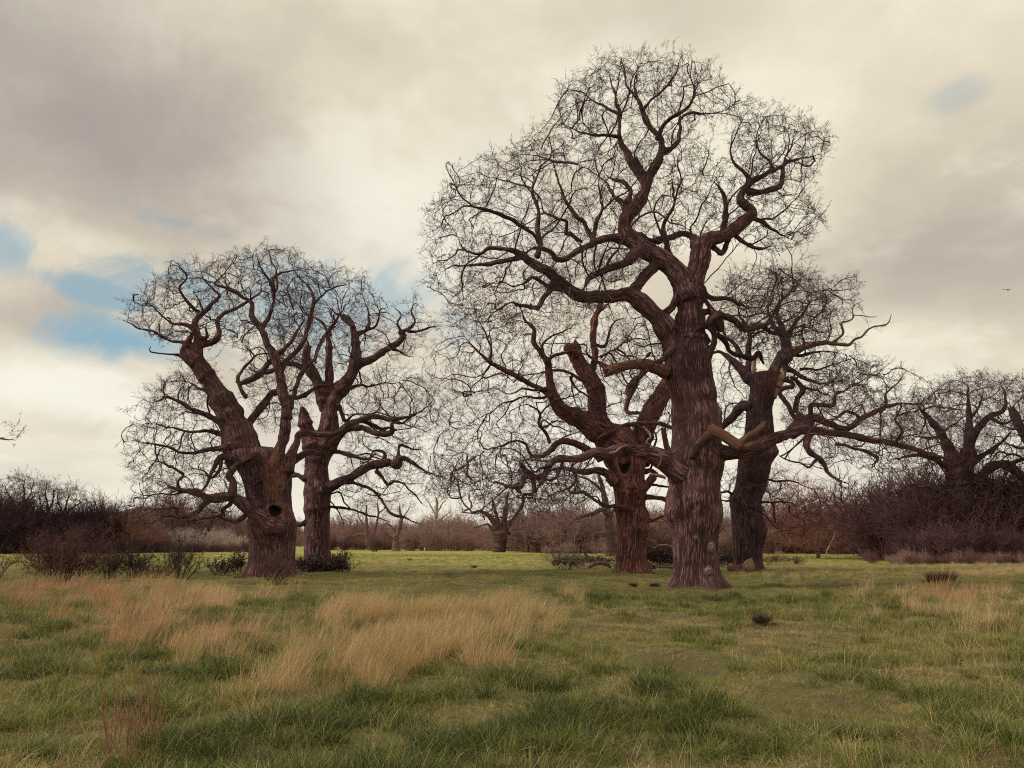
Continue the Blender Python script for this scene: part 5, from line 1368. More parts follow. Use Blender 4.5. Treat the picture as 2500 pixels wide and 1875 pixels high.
def tinted(name, cols, rough=0.95):
    """material whose colour runs through cols with the scatter's own 'tint'"""
    m, t, b = material(name)
    at_ = t.node('ShaderNodeAttribute', attribute_name='tint', attribute_type='INSTANCER').outputs['Fac']
    r = t.node('ShaderNodeValToRGB')
    while len(r.color_ramp.elements) < len(cols): r.color_ramp.elements.new(0.5)
    for i, (p, c) in enumerate(cols):
        r.color_ramp.elements[i].position = p; r.color_ramp.elements[i].color = (*c, 1)
    t.put(r.inputs[0], at_)
    n = t.noise(t.node('ShaderNodeTexCoord').outputs['Object'], 4.0, 3, 0.6)
    c = t.mix(t.smooth(n, 0.3, 0.7), r.outputs[0], t.mix(0.35, r.outputs[0], (0.02, 0.012, 0.014)))
    t.put(b.inputs['Base Color'], c); b.inputs['Roughness'].default_value = rough
    return m, t, b
M['scrub'] = tinted('bare_scrub', [(0.0, (0.040, 0.021, 0.030)), (0.3, (0.165, 0.080, 0.088)), (0.55, (0.40, 0.255, 0.23)), (0.75, (0.29, 0.125, 0.10)), (1.0, (0.60, 0.50, 0.42))])[0]
BUSH = source_collection('bush', [new_mesh('bush', *bush_mesh(200 + i, stems=30, w=0.55 + 0.1 * (i % 3))) for i in range(5)], M['scrub'])
def thicket(name, label, bands, seed):
    rng = np.random.default_rng(seed)
    P, S, T = [], [], []
    for (x0, x1, ya, yb, h0, h1, n, t0, t1) in bands:
        px = rng.uniform(x0, x1, n); Yd = rng.uniform(ya, yb, n)
        p = at(px, 1330.0, Yd); p[:, 2] = ground_z(p[:, 0], p[:, 1]) - 0.05
        h = rng.uniform(h0, h1, n) * (1 + 0.25 * vnoise(np.stack([p[:, 0] * 0.12, p[:, 1] * 0.12, np.zeros(n)], -1)))
        P.append(p); S.append(np.stack([h * rng.uniform(0.8, 1.3, n), h * rng.uniform(0.8, 1.3, n), h], -1)); T.append(rng.uniform(t0, t1, n))
    P = np.concatenate(P); S = np.concatenate(S); T = np.concatenate(T); n = len(P)
    rot = np.stack([rng.normal(0, 0.06, n), rng.normal(0, 0.06, n), rng.uniform(0, 6.28, n)], -1)
    o = scatter(name, P, rot, S, rng.integers(0, 5, n), BUSH, tint=T)
    tag(o, label, 'thicket', kind='stuff')
thicket('hedge_thicket', 'dark overgrown hedge along the left edge of the meadow', [(-160, 240, 119, 124, 4.5, 7.0, 55, 0.0, 0.12), (-160, 330, 124, 138, 5.5, 8.0, 70, 0.02, 0.2), (-160, 250, 117, 119, 1.5, 3.0, 40, 0.0, 0.08)], 1)
thicket('red_thicket', 'reddish brown scrub right of the dark hedge', [(225, 380, 124, 136, 3.5, 6.2, 40, 0.62, 0.78), (330, 620, 150, 185, 6.0, 9.5, 60, 0.35, 0.6), (250, 420, 122, 124, 1.2, 2.2, 18, 0.1, 0.3), (430, 620, 128, 132, 1.2, 2.0, 26, 0.1, 0.3)], 2)
thicket('blossom_thicket', 'pale blossoming blackthorn bank behind the left oak', [(365, 610, 138, 148, 2.6, 4.4, 46, 0.86, 1.0)], 3)
thicket('far_scrub', 'pinkish brown scrub closing the far side of the meadow', [(780, 1700, 186, 235, 4.0, 8.0, 130, 0.44, 0.62), (790, 950, 172, 180, 1.5, 3.0, 24, 0.15, 0.4), (1000, 1330, 150, 172, 3.0, 6.0, 42, 0.45, 0.66),
                        (990, 1060, 190, 200, 2.0, 3.4, 10, 0.1, 0.3)], 4)
thicket('middle_scrub', 'brown willow scrub behind the hollow oak and the biggest oak', [(1290, 1500, 122, 140, 4.5, 7.2, 36, 0.45, 0.65), (1480, 2120, 122, 155, 5.0, 7.8, 90, 0.4, 0.72), (1330, 1520, 112, 118, 1.2, 2.4, 20, 0.3, 0.6), (1650, 2150, 112, 120, 2.0, 4.0, 60, 0.35, 0.7)], 5)
thicket('right_thicket', 'dark purple bramble and blackthorn thicket along the right side', [(2150, 2640, 71, 84, 4.0, 8.5, 90, 0.10, 0.38), (2110, 2250, 86, 96, 3.5, 6.5, 30, 0.15, 0.45), (2200, 2640, 64, 70, 1.5, 3.6, 60, 0.08, 0.34), (2120, 2640, 60, 66, 0.6, 1.2, 60, 0.2, 0.6)], 6)
thicket('far_woods', 'far wooded rise showing blue grey over the left hedge', [(180, 640, 420, 560, 8, 13, 160, 0.2, 0.4), (640, 2000, 300, 420, 8, 12, 150, 0.4, 0.55)], 7)

# ------------------------------------------------------------------ grass
def blades(rng, n, h0, h1, radius, lean, arch, width, wind=(0.0, 0.0), flat=0.0):
    """grass blades: three narrow curved segments each"""
    a = rng.uniform(0, 6.28, n); r = radius * np.sqrt(rng.uniform(0, 1, n))
    b = np.stack([np.cos(a) * r, np.sin(a) * r, np.full(n, -0.02)], -1)
    h = rng.uniform(h0, h1, n)
    la = rng.uniform(0, 6.28, n)
    out = np.stack([np.cos(a), np.sin(a)], -1) * (r / radius)[:, None] * 0.6 + np.stack([np.cos(la), np.sin(la)], -1) * 0.6
    ln = lean * rng.uniform(0.3, 1.2, n); ar = arch * rng.uniform(0.2, 1.3, n)
    lv = [0.0, 0.38, 0.72, 1.0]
    P = []
    for t in lv:
        k = (ln * t + ar * t * t)[:, None]
        xy = b[:, :2] + (out * k + np.array(wind)[None] * (0.35 * t + 0.65 * t * t)) * h[:, None]
        z = b[:, 2] + h * (t * (1 - flat) - 0.30 * ar * t ** 3)
        P.append(np.concatenate([xy, z[:, None]], 1))
    sa = rng.uniform(0, 6.28, n)
    side = np.stack([np.cos(sa), np.sin(sa), np.zeros(n)], -1)
    w = width * rng.uniform(0.7, 1.3, n)
    V = []
    for t, p in zip(lv[:3], P[:3]):
        ww = (w * (1 - 0.55 * t))[:, None] * 0.5
        V += [p - side * ww, p + side * ww]
    V.append(P[3])
    V = np.stack(V, 1)                                    # n, 7, 3
    o = np.arange(n)[:, None] * 7
    q = np.concatenate([o + np.array([[0, 1, 3, 2]]), o + np.array([[2, 3, 5, 4]])])
    t = o + np.array([[4, 5, 6]])
    bt = np.repeat(rng.uniform(0, 1, n), 7)
    return V.reshape(-1, 3), q, t, bt

def grass_mat(name):
    m, t, b = material(name)
    ti = t.node('ShaderNodeAttribute', attribute_name='tint', attribute_type='INSTANCER').outputs['Fac']
    bt = t.node('ShaderNodeAttribute', attribute_name='bt').outputs['Fac']
    f = t.math('ADD', ti, t.math('MULTIPLY', t.math('POWER', bt, 2.4), 0.42), clamp=True)
    r = t.node('ShaderNodeValToRGB')
    cols = [(0.0, (0.034, 0.048, 0.015)), (0.20, (0.105, 0.135, 0.026)), (0.42, (0.275, 0.29, 0.062)), (0.60, (0.36, 0.29, 0.115)), (0.78, (0.76, 0.54, 0.30)), (1.0, (0.40, 0.195, 0.105))]
    while len(r.color_ramp.elements) < len(cols): r.color_ramp.elements.new(0.5)
    for i, (p, c) in enumerate(cols):
        r.color_ramp.elements[i].position = p; r.color_ramp.elements[i].color = (*c, 1)
    t.put(r.inputs[0], f); t.put(b.inputs['Base Color'], r.outputs[0])
    b.inputs['Roughness'].default_value = 0.45; b.inputs['Specular IOR Level'].default_value = 0.4
    tr = t.node('ShaderNodeBsdfTranslucent'); t.put(tr.inputs[0], r.outputs[0])
    mx = t.node('ShaderNodeMixShader'); mx.inputs[0].default_value = 0.36
    t.l.new(b.outputs[0], mx.inputs[1]); t.l.new(tr.outputs[0], mx.inputs[2])
    t.l.new(mx.outputs[0], t.n['Material Output'].inputs[0])
    return m
M['grass'] = grass_mat('grass_blades')

def tuft(seed, *a, **k):
    V, q, t, bt = blades(np.random.default_rng(seed), *a, **k)
    return new_mesh('tuft', V, q, t, attrs={'bt': bt}, smooth=False)
TUFTS = []
for i in range(4): TUFTS.append(tuft(300 + i, 60, 0.045, 0.125, 0.17, 0.95, 0.6, 0.0058, (0.05, 0)))         # 0-3 short turf
for i in range(3): TUFTS.append(tuft(310 + i, 100, 0.12, 0.28, 0.12, 0.65, 1.0, 0.0060, (0.08, 0)))          # 4-6 rough tussock
for i in range(4): TUFTS.append(tuft(320 + i, 55, 0.20, 0.58, 0.16, 0.26, 0.26, 0.0042, (0.24, 0.03)))        # 7-10 standing dry grass
for i in range(3): TUFTS.append(tuft(330 + i, 55, 0.12, 0.32, 0.22, 1.0, 0.4, 0.0050, (0.15, 0), flat=0.76))  # 11-13 flattened thatch
for i in range(2): TUFTS.append(tuft(340 + i, 10, 0.15, 0.46, 0.18, 0.7, 0.6, 0.0042, (0.10, 0)))             # 14-15 loose stems
TUFT_COL = source_collection('tuft', TUFTS, M['grass'])

def grow_grass():
    rng = np.random.default_rng(9)
    X, Yy, SC = [], [], []
    for (y0, y1, rho, sc) in ((4.2, 8, 135, 0.86), (8, 14, 92, 0.94), (14, 24, 46, 1.1), (24, 46, 17, 1.5), (46, 115, 2.2, 2.1)):
        hw = 0.74 * y1 + 1.5
        n = int(rho * 2 * hw * (y1 - y0))
        x = rng.uniform(-hw, hw, n); y = rng.uniform(y0, y1, n)
        ok = np.abs(x) < 0.74 * y + 1.5
        X.append(x[ok]); Yy.append(y[ok]); SC.append(np.full(ok.sum(), sc))
    x, y, sc = np.concatenate(X), np.concatenate(Yy), np.concatenate(SC)
    n = len(x)
    P3 = np.stack([x, y, np.zeros(n)], -1)
    dry = zone(DRY, x, y); th = zone(THATCH, x, y); pm = path_mask(x, y)
    u = rng.uniform(0, 1, n)
    n1 = vnoise(P3 * 0.45 + 3); n2 = vnoise(P3 * 1.3 + 40); n3 = fbm(P3 * 0.17 + 8, 3)
    px, py = proj(P3)
    left = np.clip((900 - px) / 700, 0, 1) * (y < 30)              # the rough, browner side
    right = np.clip((px - 1750) / 500, 0, 1) * (y < 27)
    pick = rng.integers(0, 4, n)
    clump = vnoise(P3 * 1.9 + 77)
    tint = 0.22 + 0.12 * n1 + 0.08 * n2 + 0.10 * n3 - 0.05 * (y < 12) + 0.05 * left + 0.05 * right + rng.normal(0, 0.10, n)  # nearest tufts tinted darker to paint in the dim foreground
    far = y > 24
    tint = np.where(far, 0.35 + 0.07 * n1 + 0.10 * n3 + rng.normal(0, 0.05, n), tint)
    rough = (clump > 0.22) & (u < 0.55) & ~far & (pm < 0.4)
    pick = np.where(rough, rng.integers(4, 7, n), pick); tint = np.where(rough, tint - 0.16, tint)
    fr = (y < 13) & (u < 0.14) & (pm < 0.3) & (clump > -0.1)
    pick = np.where(fr, rng.integers(4, 7, n), pick)
    dk_ = far & (vnoise(P3 * 0.7 + 21) > 0.62)
    tint = np.where(dk_, 0.12, tint)
    mixd = (u > 0.54 - 0.18 * left - 0.16 * right - 0.16 * n3 - 0.12 * clump) & ~far & (pm < 0.6)
    pick = np.where(mixd, rng.choice([11, 12, 13, 11, 12, 14, 15], n), pick); tint = np.where(mixd, 0.38 + 0.13 * rng.normal(0, 1, n) + 0.10 * left + 0.05 * right, tint)
    dclump = np.clip(0.50 + 1.5 * vnoise(P3 * 1.25 + 61) + 0.3 * n1, 0.04, 1)
    isdry = u < dry * 0.74 * dclump
    pick = np.where(isdry, rng.integers(7, 11, n), pick)
    tint = np.where(isdry, 0.62 + 0.07 * rng.normal(0, 1, n) + 0.28 * left * (y > 11) + 0.26 * (right > 0.8) * (y > 20), tint)
    ist = (u < th * 0.75)
    pick = np.where(ist, rng.integers(11, 14, n), pick); tint = np.where(ist, 0.50 + 0.06 * rng.normal(0, 1, n), tint)
    onp = (pm > 0.35) & ~ist
    pick = np.where(onp, rng.integers(0, 4, n), pick); tint = np.where(onp, 0.30 + 0.30 * (n2 > -0.1) * rng.uniform(0, 1, n) + 0.05 * n1, tint)
    s = sc * rng.uniform(0.55, 1.15, n)
    tall = (pick >= 7) & (pick <= 10)
    pth = onp & (rng.uniform(0, 1, n) < 0.35)
    pick = np.where(pth, rng.integers(11, 14, n), pick); tint = np.where(pth, 0.36 + 0.10 * rng.normal(0, 1, n), tint)
    s = s * np.where((clump < -0.42) & (y < 20) & (pick < 4), 0.35, 1.0)
    s = s * np.where(onp, 0.66, 1.0) * np.where(far & (pick < 4), 0.62, 1.0) * np.where(tall, np.where(y > 30, 0.42, np.where(sc > 1.5, 0.6, 0.92)), 1.0) * np.where((pick >= 11), 0.9, 1.0)
    # no tuft inside a trunk
    for (bx, by, r) in ((base3[0], base3[1], 0.85), (base4[0], base4[1], 0.95), (base5[0], base5[1], 0.75), (base1[0], base1[1], 1.15), (base2[0], base2[1], 0.65)):
        s = np.where(np.hypot(x - bx, y - by) < r, 0.0, s)
    P3[:, 2] = ground_z(x, y)
    rot = np.stack([rng.normal(0, 0.10, n), rng.normal(0, 0.10, n), np.where((pick >= 7) & (pick <= 10), rng.normal(0, 0.7, n), rng.uniform(0, 6.28, n))], -1)
    keep = s > 0
    isd = keep & (pick >= 7)
    g = keep & (pick < 7)
    o = scatter('meadow_grass', P3[g], rot[g], s[g], pick[g], TUFT_COL, tint=np.clip(tint[g], 0, 1))
    tag(o, 'green meadow grass covering the ground', 'grass', kind='stuff')
    o = scatter('dry_grass', P3[isd], rot[isd], s[isd], pick[isd], TUFT_COL, tint=np.clip(tint[isd], 0, 1))
    tag(o, 'straw coloured dead grass in patches over the meadow', 'grass', kind='stuff')
    print('TUFTS', g.sum(), isd.sum())
grow_grass()

# ------------------------------------------------------------------ shrubs, brambles and saplings near the oaks
def leaf_mat(name, col):
    m, t, b = material(name)
    n = t.noise(t.node('ShaderNodeTexCoord').outputs['Object'], 6.0, 3)
    t.put(b.inputs['Base Color'], t.mix(t.smooth(n, 0.3, 0.7), tuple(c * 0.6 for c in col), tuple(c * 1.4 for c in col)))
    b.inputs['Roughness'].default_value = 0.5
    return m
M['shrub'] = plain_material('shrub_stem', (0.070, 0.038, 0.040), 0.35, 3)
M['shrub_red'] = plain_material('reddish_shrub_stem', (0.105, 0.050, 0.046), 0.35, 3)
M['bramble_leaf'] = leaf_mat('bramble_leaf', (0.080, 0.050, 0.044))
M['olive_leaf'] = leaf_mat('young_leaf', (0.10, 0.085, 0.035))
M['blossom'] = leaf_mat('blackthorn_blossom', (0.55, 0.47, 0.40))

def leaves_geo(B, rng, size):
    """small folded leaves at the given points"""
    n = len(B)
    d = norm(rng.normal(0, 1, (n, 3))); sd = norm(np.cross(d, rng.normal(0, 1, (n, 3)))); up = np.cross(d, sd)
    s = size * rng.uniform(0.6, 1.3, n)[:, None]
    V = np.stack([B, B + d * s * 0.5 + sd * s * 0.32 + up * s * 0.1, B + d * s, B + d * s * 0.5 - sd * s * 0.32 + up * s * 0.1], 1)
    o = np.arange(n)[:, None] * 4
    t = np.concatenate([o + np.array([[0, 1, 2]]), o + np.array([[0, 2, 3]])])
    return V.reshape(-1, 3), t

def shrub(name, label, px, py, wpx, hpx, seed, stems=16, twig=3, r=0.010, mat='shrub', leaf=None, leaves=0, leaf_size=0.05, cat='shrub', group=None, arching=False, w=None):
    rng = np.random.default_rng(seed)
    Yd = ground_dist(py)
    b = at(px, py, Yd); b[2] = float(ground_z(b[0], b[1])) - 0.03
    H = hpx / F_PX * Yd; W = wpx / 2 / F_PX * Yd
    root = thing(name, tuple(b), label, cat, group)
    if arching:                                          # bramble: arching canes
        n = stems; a = rng.uniform(0, 6.28, n); rr = np.sqrt(rng.uniform(0, 1, n)) * W
        b0 = np.stack([np.cos(a) * rr, np.sin(a) * rr * 0.6, np.zeros(n)], -1)
        a2 = rng.uniform(0, 6.28, n); span = rng.uniform(0.3, 1.0, n) * W * 0.7
        b1 = b0 + np.stack([np.cos(a2) * span, np.sin(a2) * span * 0.6, np.zeros(n)], -1)
        b1[:, 0] = np.clip(b1[:, 0], -W, W)
        segs = 7; P = np.zeros((n, segs + 1, 3)); hh = H * rng.uniform(0.5, 1.05, n) * np.sqrt(np.clip(1.1 - (np.abs(b0[:, 0]) / W) ** 2, 0.1, 1))
        for i in range(segs + 1):
            f = i / segs
            P[:, i] = b0 + (b1 - b0) * f + np.stack([np.zeros(n), np.zeros(n), hh * 4 * f * (1 - f * 0.8) * 0.9 * 0.7], -1) + rng.normal(0, 0.02, (n, 3)) * (i > 0)
        R = np.full((n, segs + 1), r) * np.linspace(1, 0.5, segs + 1)
        P2, R2, d2 = twig_arrays(P[:, 2:].reshape(-1, 3), np.repeat(norm(P[:, -1] - P[:, 0]), segs - 1, 0), rng, twig, H * 0.35, r * 0.5, segs=3, up=0.3, spread=1.0)
        V, q = cat_tubes([(P, R), (P2, R2)], 3)
        ends = np.concatenate([P[:, 2:].reshape(-1, 3), P2[:, 1:].reshape(-1, 3)])
    else:
        V, q = bush_mesh(seed, stems=stems, w=(w or W / H), twig=twig, r=r / H)
        V = V * H
        ends = V[len(V) // 3:]
    link('stems', new_mesh('stems', V, q), M[mat], root)
    if leaves:
        B = ends[rng.integers(0, len(ends), leaves)] + rng.normal(0, 0.01, (leaves, 3))
        Vl, tl = leaves_geo(B, rng, leaf_size)
        lo = link('leaves', new_mesh('leaves', Vl, None, tl, smooth=False), M[leaf], root)
        lo['kind'] = 'stuff'
    return root

G = 'bare shrubs in the rough on the left'
shrub('bare_shrub', 'dense purple-brown bare shrub, widest on the left of the meadow', 150, 1428, 200, 122, 401, stems=80, twig=6, r=0.014, mat='shrub_red', group=G)
shrub('bare_shrub', 'slim dark bare shrub second from the left', 266, 1416, 84, 90, 402, stems=30, twig=5, r=0.014, group=G)
shrub('bare_shrub', 'upright twiggy bare shrub third from the left', 326, 1413, 90, 100, 403, stems=26, twig=5, r=0.014, group=G)
shrub('bare_shrub', 'loose bare shrub with pale buds, nearest on the left to the squat oak', 436, 1416, 124, 96, 404, stems=34, twig=5, r=0.013, leaf='blossom', leaves=160, leaf_size=0.03, group=G)
shrub('bare_shrub', 'low tangle of bare stems between the slim shrubs', 380, 1414, 130, 48, 405, stems=40, twig=4, r=0.009, mat='shrub_red', group=G)
shrub('bare_shrub', 'bare shrub cut by the left edge of the picture', -20, 1418, 110, 84, 406, stems=16, twig=3, r=0.012, group=G)
shrub('bramble_bush', 'low leafy bramble left of the squat oak', 538, 1402, 70, 44, 407, stems=18, twig=3, r=0.008, leaf='bramble_leaf', leaves=700, leaf_size=0.10, cat='bramble')
shrub('bramble_bush', 'taller upright leafy bramble against the squat oak', 582, 1402, 46, 62, 408, stems=12, twig=4, r=0.009, leaf='bramble_leaf', leaves=800, leaf_size=0.10, cat='bramble')
shrub('sapling', 'olive twiggy sapling growing in front of the squat oak trunk', 676, 1432, 84, 80, 409, stems=30, twig=5, r=0.009, mat='shrub_red', leaf='olive_leaf', leaves=900, leaf_size=0.035, cat='sapling')
shrub('bramble_patch', 'dark bramble mound around the foot of the straight oak', 778, 1401, 140, 42, 410, stems=150, twig=4, r=0.009, leaf='bramble_leaf', leaves=3400, leaf_size=0.10, cat='bramble', arching=True)
shrub('bramble_bush', 'leafy bramble at the right foot of the straight oak', 826, 1402, 50, 54, 411, stems=14, twig=4, r=0.009, leaf='bramble_leaf', leaves=800, leaf_size=0.11, cat='bramble')
shrub('sapling', 'thin spreading sapling right of the straight oak', 850, 1396, 60, 62, 412, stems=10, twig=3, r=0.007, leaf='olive_leaf', leaves=160, leaf_size=0.04, cat='sapling')
shrub('blossom_shrub', 'pale blossoming shrub left of the reddish hollow oak', 1376, 1390, 110, 54, 413, stems=44, twig=5, r=0.009, leaf='blossom', leaves=2200, leaf_size=0.055)
shrub('bramble_patch', 'low bramble strip left of the reddish hollow oak', 1450, 1383, 190, 24, 414, stems=120, twig=3, r=0.009, leaf='bramble_leaf', leaves=2000, leaf_size=0.11, cat='bramble', arching=True)
shrub('bramble_patch', 'dark bramble mound between the hollow oak and the biggest oak', 1592, 1390, 130, 58, 415, stems=170, twig=4, r=0.010, leaf='bramble_leaf', leaves=3600, leaf_size=0.11, cat='bramble', arching=True)
shrub('bramble_patch', 'bramble clump between the biggest oak and the leaning oak', 1778, 1386, 100, 44, 416, stems=100, twig=4, r=0.010, leaf='bramble_leaf', leaves=2000, leaf_size=0.11, cat='bramble', arching=True)
shrub('bramble_patch', 'thin bramble scatter right of the leaning oak', 1900, 1380, 130, 26, 417, stems=70, twig=3, r=0.008, leaf='bramble_leaf', leaves=700, leaf_size=0.09, cat='bramble', arching=True)
shrub('bare_shrub', 'round bare bush at the foot of the distant tree', 914, 1347, 40, 38, 418, stems=40, twig=5, r=0.03, mat='far_bark')

# ------------------------------------------------------------------ fallen wood
def log(name, label, Y, segs, seed, mats, cat='fallen branch'):
    """segs: list of traced pieces (crop, path, d0, d1); the first is the main stem"""
    p0 = limb_path(segs[0][0], segs[0][1], Y, segs[0][2], segs[0][3])
    base = p0[:, :3].mean(0); base[2] = 0
    root = thing(name, tuple(base), label, cat)
    for i, (crop, st, d0, d1) in enumerate(segs):
        p = limb_path(crop, st, Y, d0, d1, 0.02, seed)
        p[:, 3] *= 1.25; p[:, 2] += 0.08
        nm = 'stem' if i == 0 else 'side_branch'
        link(nm, new_mesh(nm, *limb_geo(p, base, 14, seed + i, stub=True)), M[mats[min(i, len(mats) - 1)]], root)
    return root
YL = ground_dist(1390)
log('fallen_log', 'arched grey fallen log lying left of the reddish hollow oak', YL, [('R', '375,335,18 400,315,26 440,294,30 500,290,32 560,302,32 585,322,26 592,335,18', 0, 0.5)], 501, ['burr'])
log('fallen_branch', 'forked fallen branch propped in the grass beside the blossoming shrub', ground_dist(1389), [('R', '45,302,12 75,270,16 110,247,18 158,228,20', 0, 0.4), ('R', '152,205,13 175,240,15 215,290,16 262,330,14', 0.4, -0.2)], 502, ['bark_dark', 'palewood'])
log('fallen_log', 'pale sawn log with a thick knotted end lying by the leaning oak', ground_dist(1397), [('E', '1395,1448,36 1450,1444,46 1530,1440,52 1570,1432,60', -0.6, -0.7), ('E', '1545,1445,66 1590,1415,80 1622,1400,74', -0.75, -0.85)], 503, ['deadwood', 'palewood'])
log('fallen_branch', 'bleached crooked dead branch on the bramble mound', ground_dist(1392), [('R', '1040,135,8 1078,108,12 1140,100,16 1200,112,14 1240,128,12', -1.2, -1.0), ('R', '1010,48,6 1050,62,8 1075,108,10', -1.3, -1.2)], 504, ['palewood'])
log('fallen_branch', 'brown fallen bough stretched along the ground right of the hollow oak', ground_dist(1396), [('R', '975,275,26 1030,305,24 1090,325,20 1160,332,14 1235,330,10', -0.4, -0.8)], 505, ['burr'])
log('broken_stump', 'short dark broken stub sticking up behind the arched log', ground_dist(1376), [('R', '362,235,20 345,215,20 325,180,16', 0, 0)], 506, ['bark_dark'], 'stump')

# ------------------------------------------------------------------ single grass tussocks that stand out
def tussock(label, px, py, wpx, hpx, seed, t0, n=420):
    rng = np.random.default_rng(seed)
    Yd = ground_dist(py); b = at(px, py, Yd); b[2] = float(ground_z(b[0], b[1]))
    W = wpx / 2 / F_PX * Yd; H = hpx / F_PX * Yd
    V, q, t, bt = blades(rng, n, H * 0.6, H * 1.25, W * 0.55, 0.5, 1.1, 0.008, (0.1, 0))
    V[:, 1] *= 0.7
    root = thing('grass_tussock', tuple(b), label, 'tussock')
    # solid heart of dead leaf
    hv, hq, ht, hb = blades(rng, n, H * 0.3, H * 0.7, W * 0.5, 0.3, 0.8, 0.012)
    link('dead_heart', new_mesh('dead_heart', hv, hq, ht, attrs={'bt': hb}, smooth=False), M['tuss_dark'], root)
    link('blades', new_mesh('blades', V, q, t, attrs={'bt': bt}, smooth=False), M[t0], root)
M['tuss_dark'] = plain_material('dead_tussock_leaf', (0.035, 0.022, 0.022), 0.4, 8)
M['tuss_straw'] = plain_material('tussock_straw', (0.16, 0.10, 0.065), 0.5, 9)
tussock('large dark rounded tussock on the far right of the meadow', 2298, 1424, 110, 34, 601, 'tuss_straw', 700)
tussock('upright brown tussock standing right of the trodden path', 1860, 1535, 50, 38, 602, 'tuss_straw')
tussock('dark low tussock in the green sward far left of the path', 1000, 1370, 16, 8, 603, 'tuss_dark', 160)
tussock('dark low tussock nearest the middle of the far sward', 1157, 1385, 20, 9, 604, 'tuss_dark', 160)
tussock('dark clump in the grass left of the biggest oak', 1545, 1432, 26, 14, 605, 'tuss_dark', 200)
tussock('dark clump in the grass just left of the biggest oak foot', 1598, 1434, 30, 16, 606, 'tuss_dark', 200)

def stalks():
    rng = np.random.default_rng(611)
    root = thing('dead_stalks', tuple(at(320, 1880, ground_dist(1880))), 'clump of tall reddish dead stalks standing in the left foreground', 'grass clump')
    b0 = np.array(root.location)
    root.location.z = 0
    for i in range(46):
        px = rng.normal(318, 46); py = rng.uniform(1800, 1900)
        Yd = ground_dist(py); b = at(px, py, Yd); b[2] = float(ground_z(b[0], b[1])) - 0.02
        h = rng.uniform(0.28, 0.62)
        ln = rng.normal(0, 0.10, 2)
        P = np.array([b + np.array([ln[0] * t * h + 0.03 * math.sin(3 * t + i), ln[1] * t * h, t * h]) for t in (0, 0.3, 0.6, 0.85, 1.0)])
        if i % 3 == 0: P[-1] += np.array([rng.normal(0, 0.05), 0, -0.06])
        R = np.array([0.0042, 0.004, 0.0036, 0.003, 0.0014])
        V, q, *_ = tubes(P, R, np.zeros(5, int), 5)
        link('stalk', new_mesh('stalk', V - np.array([b0[0], b0[1], 0]), q), M['stalk'], root)
M['stalk'] = plain_material('dead_stalk', (0.26, 0.13, 0.08), 0.45, 6)
stalks()

# ------------------------------------------------------------------ birds, posts, hut
M['feather'] = plain_material('dark_feather', (0.018, 0.016, 0.02), 0.3, 20, 0.5)
M['wood_plank'] = plain_material('weathered_plank', (0.21, 0.10, 0.065), 0.3, 3)
M['post'] = plain_material('pale_post', (0.55, 0.47, 0.38), 0.2, 8)

def ellipsoid(c, r, nu=12, nv=8, rot=None):
    u = np.arange(nu) / nu * 2 * math.pi; v = np.linspace(0.02, math.pi - 0.02, nv)
    U, Vv = np.meshgrid(u, v)
    V = np.stack([np.sin(Vv) * np.cos(U) * r[0], np.sin(Vv) * np.sin(U) * r[1], np.cos(Vv) * r[2]], -1).reshape(-1, 3)
    if rot is not None: V = V @ np.array(rot.to_3x3()).T
    idx = np.arange(nu * nv).reshape(nv, nu)
    q = np.stack([idx[:-1], idx[1:], np.roll(idx[1:], -1, 1), np.roll(idx[:-1], -1, 1)], -1).reshape(-1, 4)
    return V + np.array(c), q

def join(*parts):
    Vs, qs, n = [], [], 0
    for V, q in parts:
        Vs.append(V); qs.append(q + n); n += len(V)
    return np.concatenate(Vs), np.concatenate(qs)

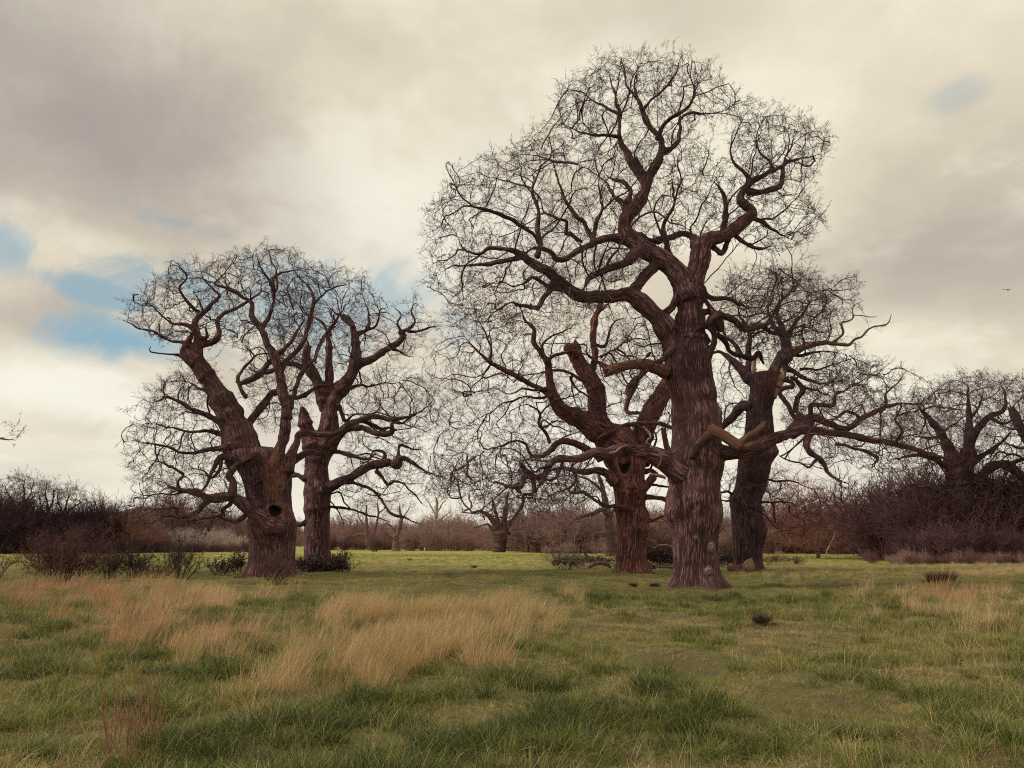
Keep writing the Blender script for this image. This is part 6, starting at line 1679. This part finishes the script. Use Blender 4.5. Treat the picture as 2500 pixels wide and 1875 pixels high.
def bird(label, pos, size, flying):
    root = thing('bird', tuple(pos), label, 'bird')
    tilt = Matrix.Rotation(0.0 if flying else -0.75, 4, 'Y')
    parts = [ellipsoid((0, 0, 0), (0.5, 0.19, 0.2), rot=tilt)]
    hx, hz = (0.52, 0.05) if flying else (0.34, 0.40)
    parts.append(ellipsoid((hx, 0, hz), (0.16, 0.13, 0.14)))
    V, P = [], None
    bk = np.array([(hx + 0.12, -0.04, hz + 0.03), (hx + 0.12, 0.04, hz + 0.03), (hx + 0.32, 0, hz - 0.03), (hx + 0.12, 0, hz - 0.06)])
    tl = np.array([(-0.3, -0.08, -0.25 if not flying else 0), (-0.3, 0.08, -0.25 if not flying else 0), (-0.85, 0.14, -0.75 if not flying else 0.02), (-0.85, -0.14, -0.75 if not flying else 0.02)])
    parts.append((np.concatenate([tl, tl + np.array([0, 0, 0.04])]), np.array([[0, 1, 2, 3], [7, 6, 5, 4], [0, 3, 7, 4], [1, 5, 6, 2], [2, 6, 7, 3], [0, 4, 5, 1]])))
    V, q = join(*parts)
    link('body', new_mesh('body', V * size, q), M['feather'], root)
    link('beak', new_mesh('beak', bk * size, None, np.array([[0, 1, 2], [1, 3, 2], [3, 0, 2], [0, 3, 1]]), smooth=False), M['feather'], root)
    for sd in (-1, 1):
        if flying: w = np.array([(0.3, 0.1 * sd, 0.05), (-0.25, 0.1 * sd, 0.05), (-0.35, 0.8 * sd, 0.22), (0.15, 0.85 * sd, 0.25), (-0.4, 1.5 * sd, 0.12), (-0.15, 1.55 * sd, 0.12)])
        else: w = np.array([(0.2, 0.17 * sd, 0.3), (-0.1, 0.2 * sd, 0.25), (-0.45, 0.16 * sd, -0.35), (-0.3, 0.2 * sd, -0.4), (-0.75, 0.06 * sd, -0.6), (-0.7, 0.08 * sd, -0.65)])
        w2 = np.concatenate([w, w + np.array([0, 0.02 * sd, 0.03])])
        qf = np.array([[0, 1, 2, 3], [3, 2, 4, 5], [6, 9, 8, 7], [9, 11, 10, 8], [0, 3, 9, 6], [3, 5, 11, 9], [1, 7, 8, 2], [2, 8, 10, 4], [0, 6, 7, 1], [4, 10, 11, 5]])
        link('wing', new_mesh('wing', w2 * size, qf, smooth=False), M['feather'], root)
    return root
bird('dark bird perched on the barkless broken limb', at(1582, 868, Y3 - 1.0), 0.28, False)
bird('tiny dark bird flying in the sky at the right', at(2460, 708, 60.0), 0.24, True).rotation_euler = (0.2, 0, 0.6)

def box_geo(x0, x1, y0, y1, z0, z1):
    V = np.array([(x, y, z) for z in (z0, z1) for y in (y0, y1) for x in (x0, x1)], float)
    return V, np.array([[0, 2, 3, 1], [4, 5, 7, 6], [0, 1, 5, 4], [2, 6, 7, 3], [0, 4, 6, 2], [1, 3, 7, 5]])

def post(label, px, py, hpx, wpx):
    Yd = ground_dist(py); b = at(px, py, Yd); b[2] = 0
    h = hpx / F_PX * Yd; w = wpx / F_PX * Yd / 2
    V, q = box_geo(-w, w, -w, w, -0.3, h * 0.94)
    V2, q2 = box_geo(-w * 0.7, w * 0.7, -w * 0.7, w * 0.7, h * 0.94 + 0.002, h)
    root = thing('marker_post', tuple(b), label, 'post')
    link('shaft', new_mesh('shaft', V, q, smooth=False), M['post'], root)
    link('cap', new_mesh('cap', V2, q2, smooth=False), M['post'], root)
post('small pale post in the far meadow right of the distant trees', 1037, 1346, 9, 2.0)
post('small white post seen between the biggest oak and the leaning oak', 1770, 1349, 10, 2.4)
post('small pale post just left of the straight oak trunk', 730, 1347, 9, 2.4)

def crate():
    Yd = 117.5; b = at(154, 1350, Yd); b[2] = 0
    root = thing('wooden_feeder', tuple(b), 'small brown plank box standing against the dark left hedge', 'box')
    W, H, D = 0.95, 1.55, 0.7
    for k in range(5):
        z0 = 0.1 + k * H / 5
        V, q = box_geo(-W, W, -D, -D + 0.05, z0, z0 + H / 5 - 0.03)
        link('plank', new_mesh('plank', V, q, smooth=False), M['wood_plank'], root)
    for sx in (-1, 1):
        V, q = box_geo(sx * W - 0.06, sx * W + 0.06, -D - 0.08, -D - 0.003, -0.2, H + 0.15)
        link('post', new_mesh('post', V, q, smooth=False), M['wood_plank'], root)
    V, q = box_geo(-W - 0.1, W + 0.1, -D - 0.1, D, H + 0.16, H + 0.22)
    link('lid', new_mesh('lid', V, q, smooth=False), M['wood_plank'], root)
    V, q = box_geo(-W, W, D - 0.05, D, 0.05, H + 0.15)
    link('back_panel', new_mesh('back_panel', V, q, smooth=False), M['wood_plank'], root)
crate()

print('TRIS', sum(sum(len(p.vertices) - 2 for p in m.polygons) if len(m.polygons) < 100 else len(m.loops) - 2 * len(m.polygons) for m in bpy.data.meshes))
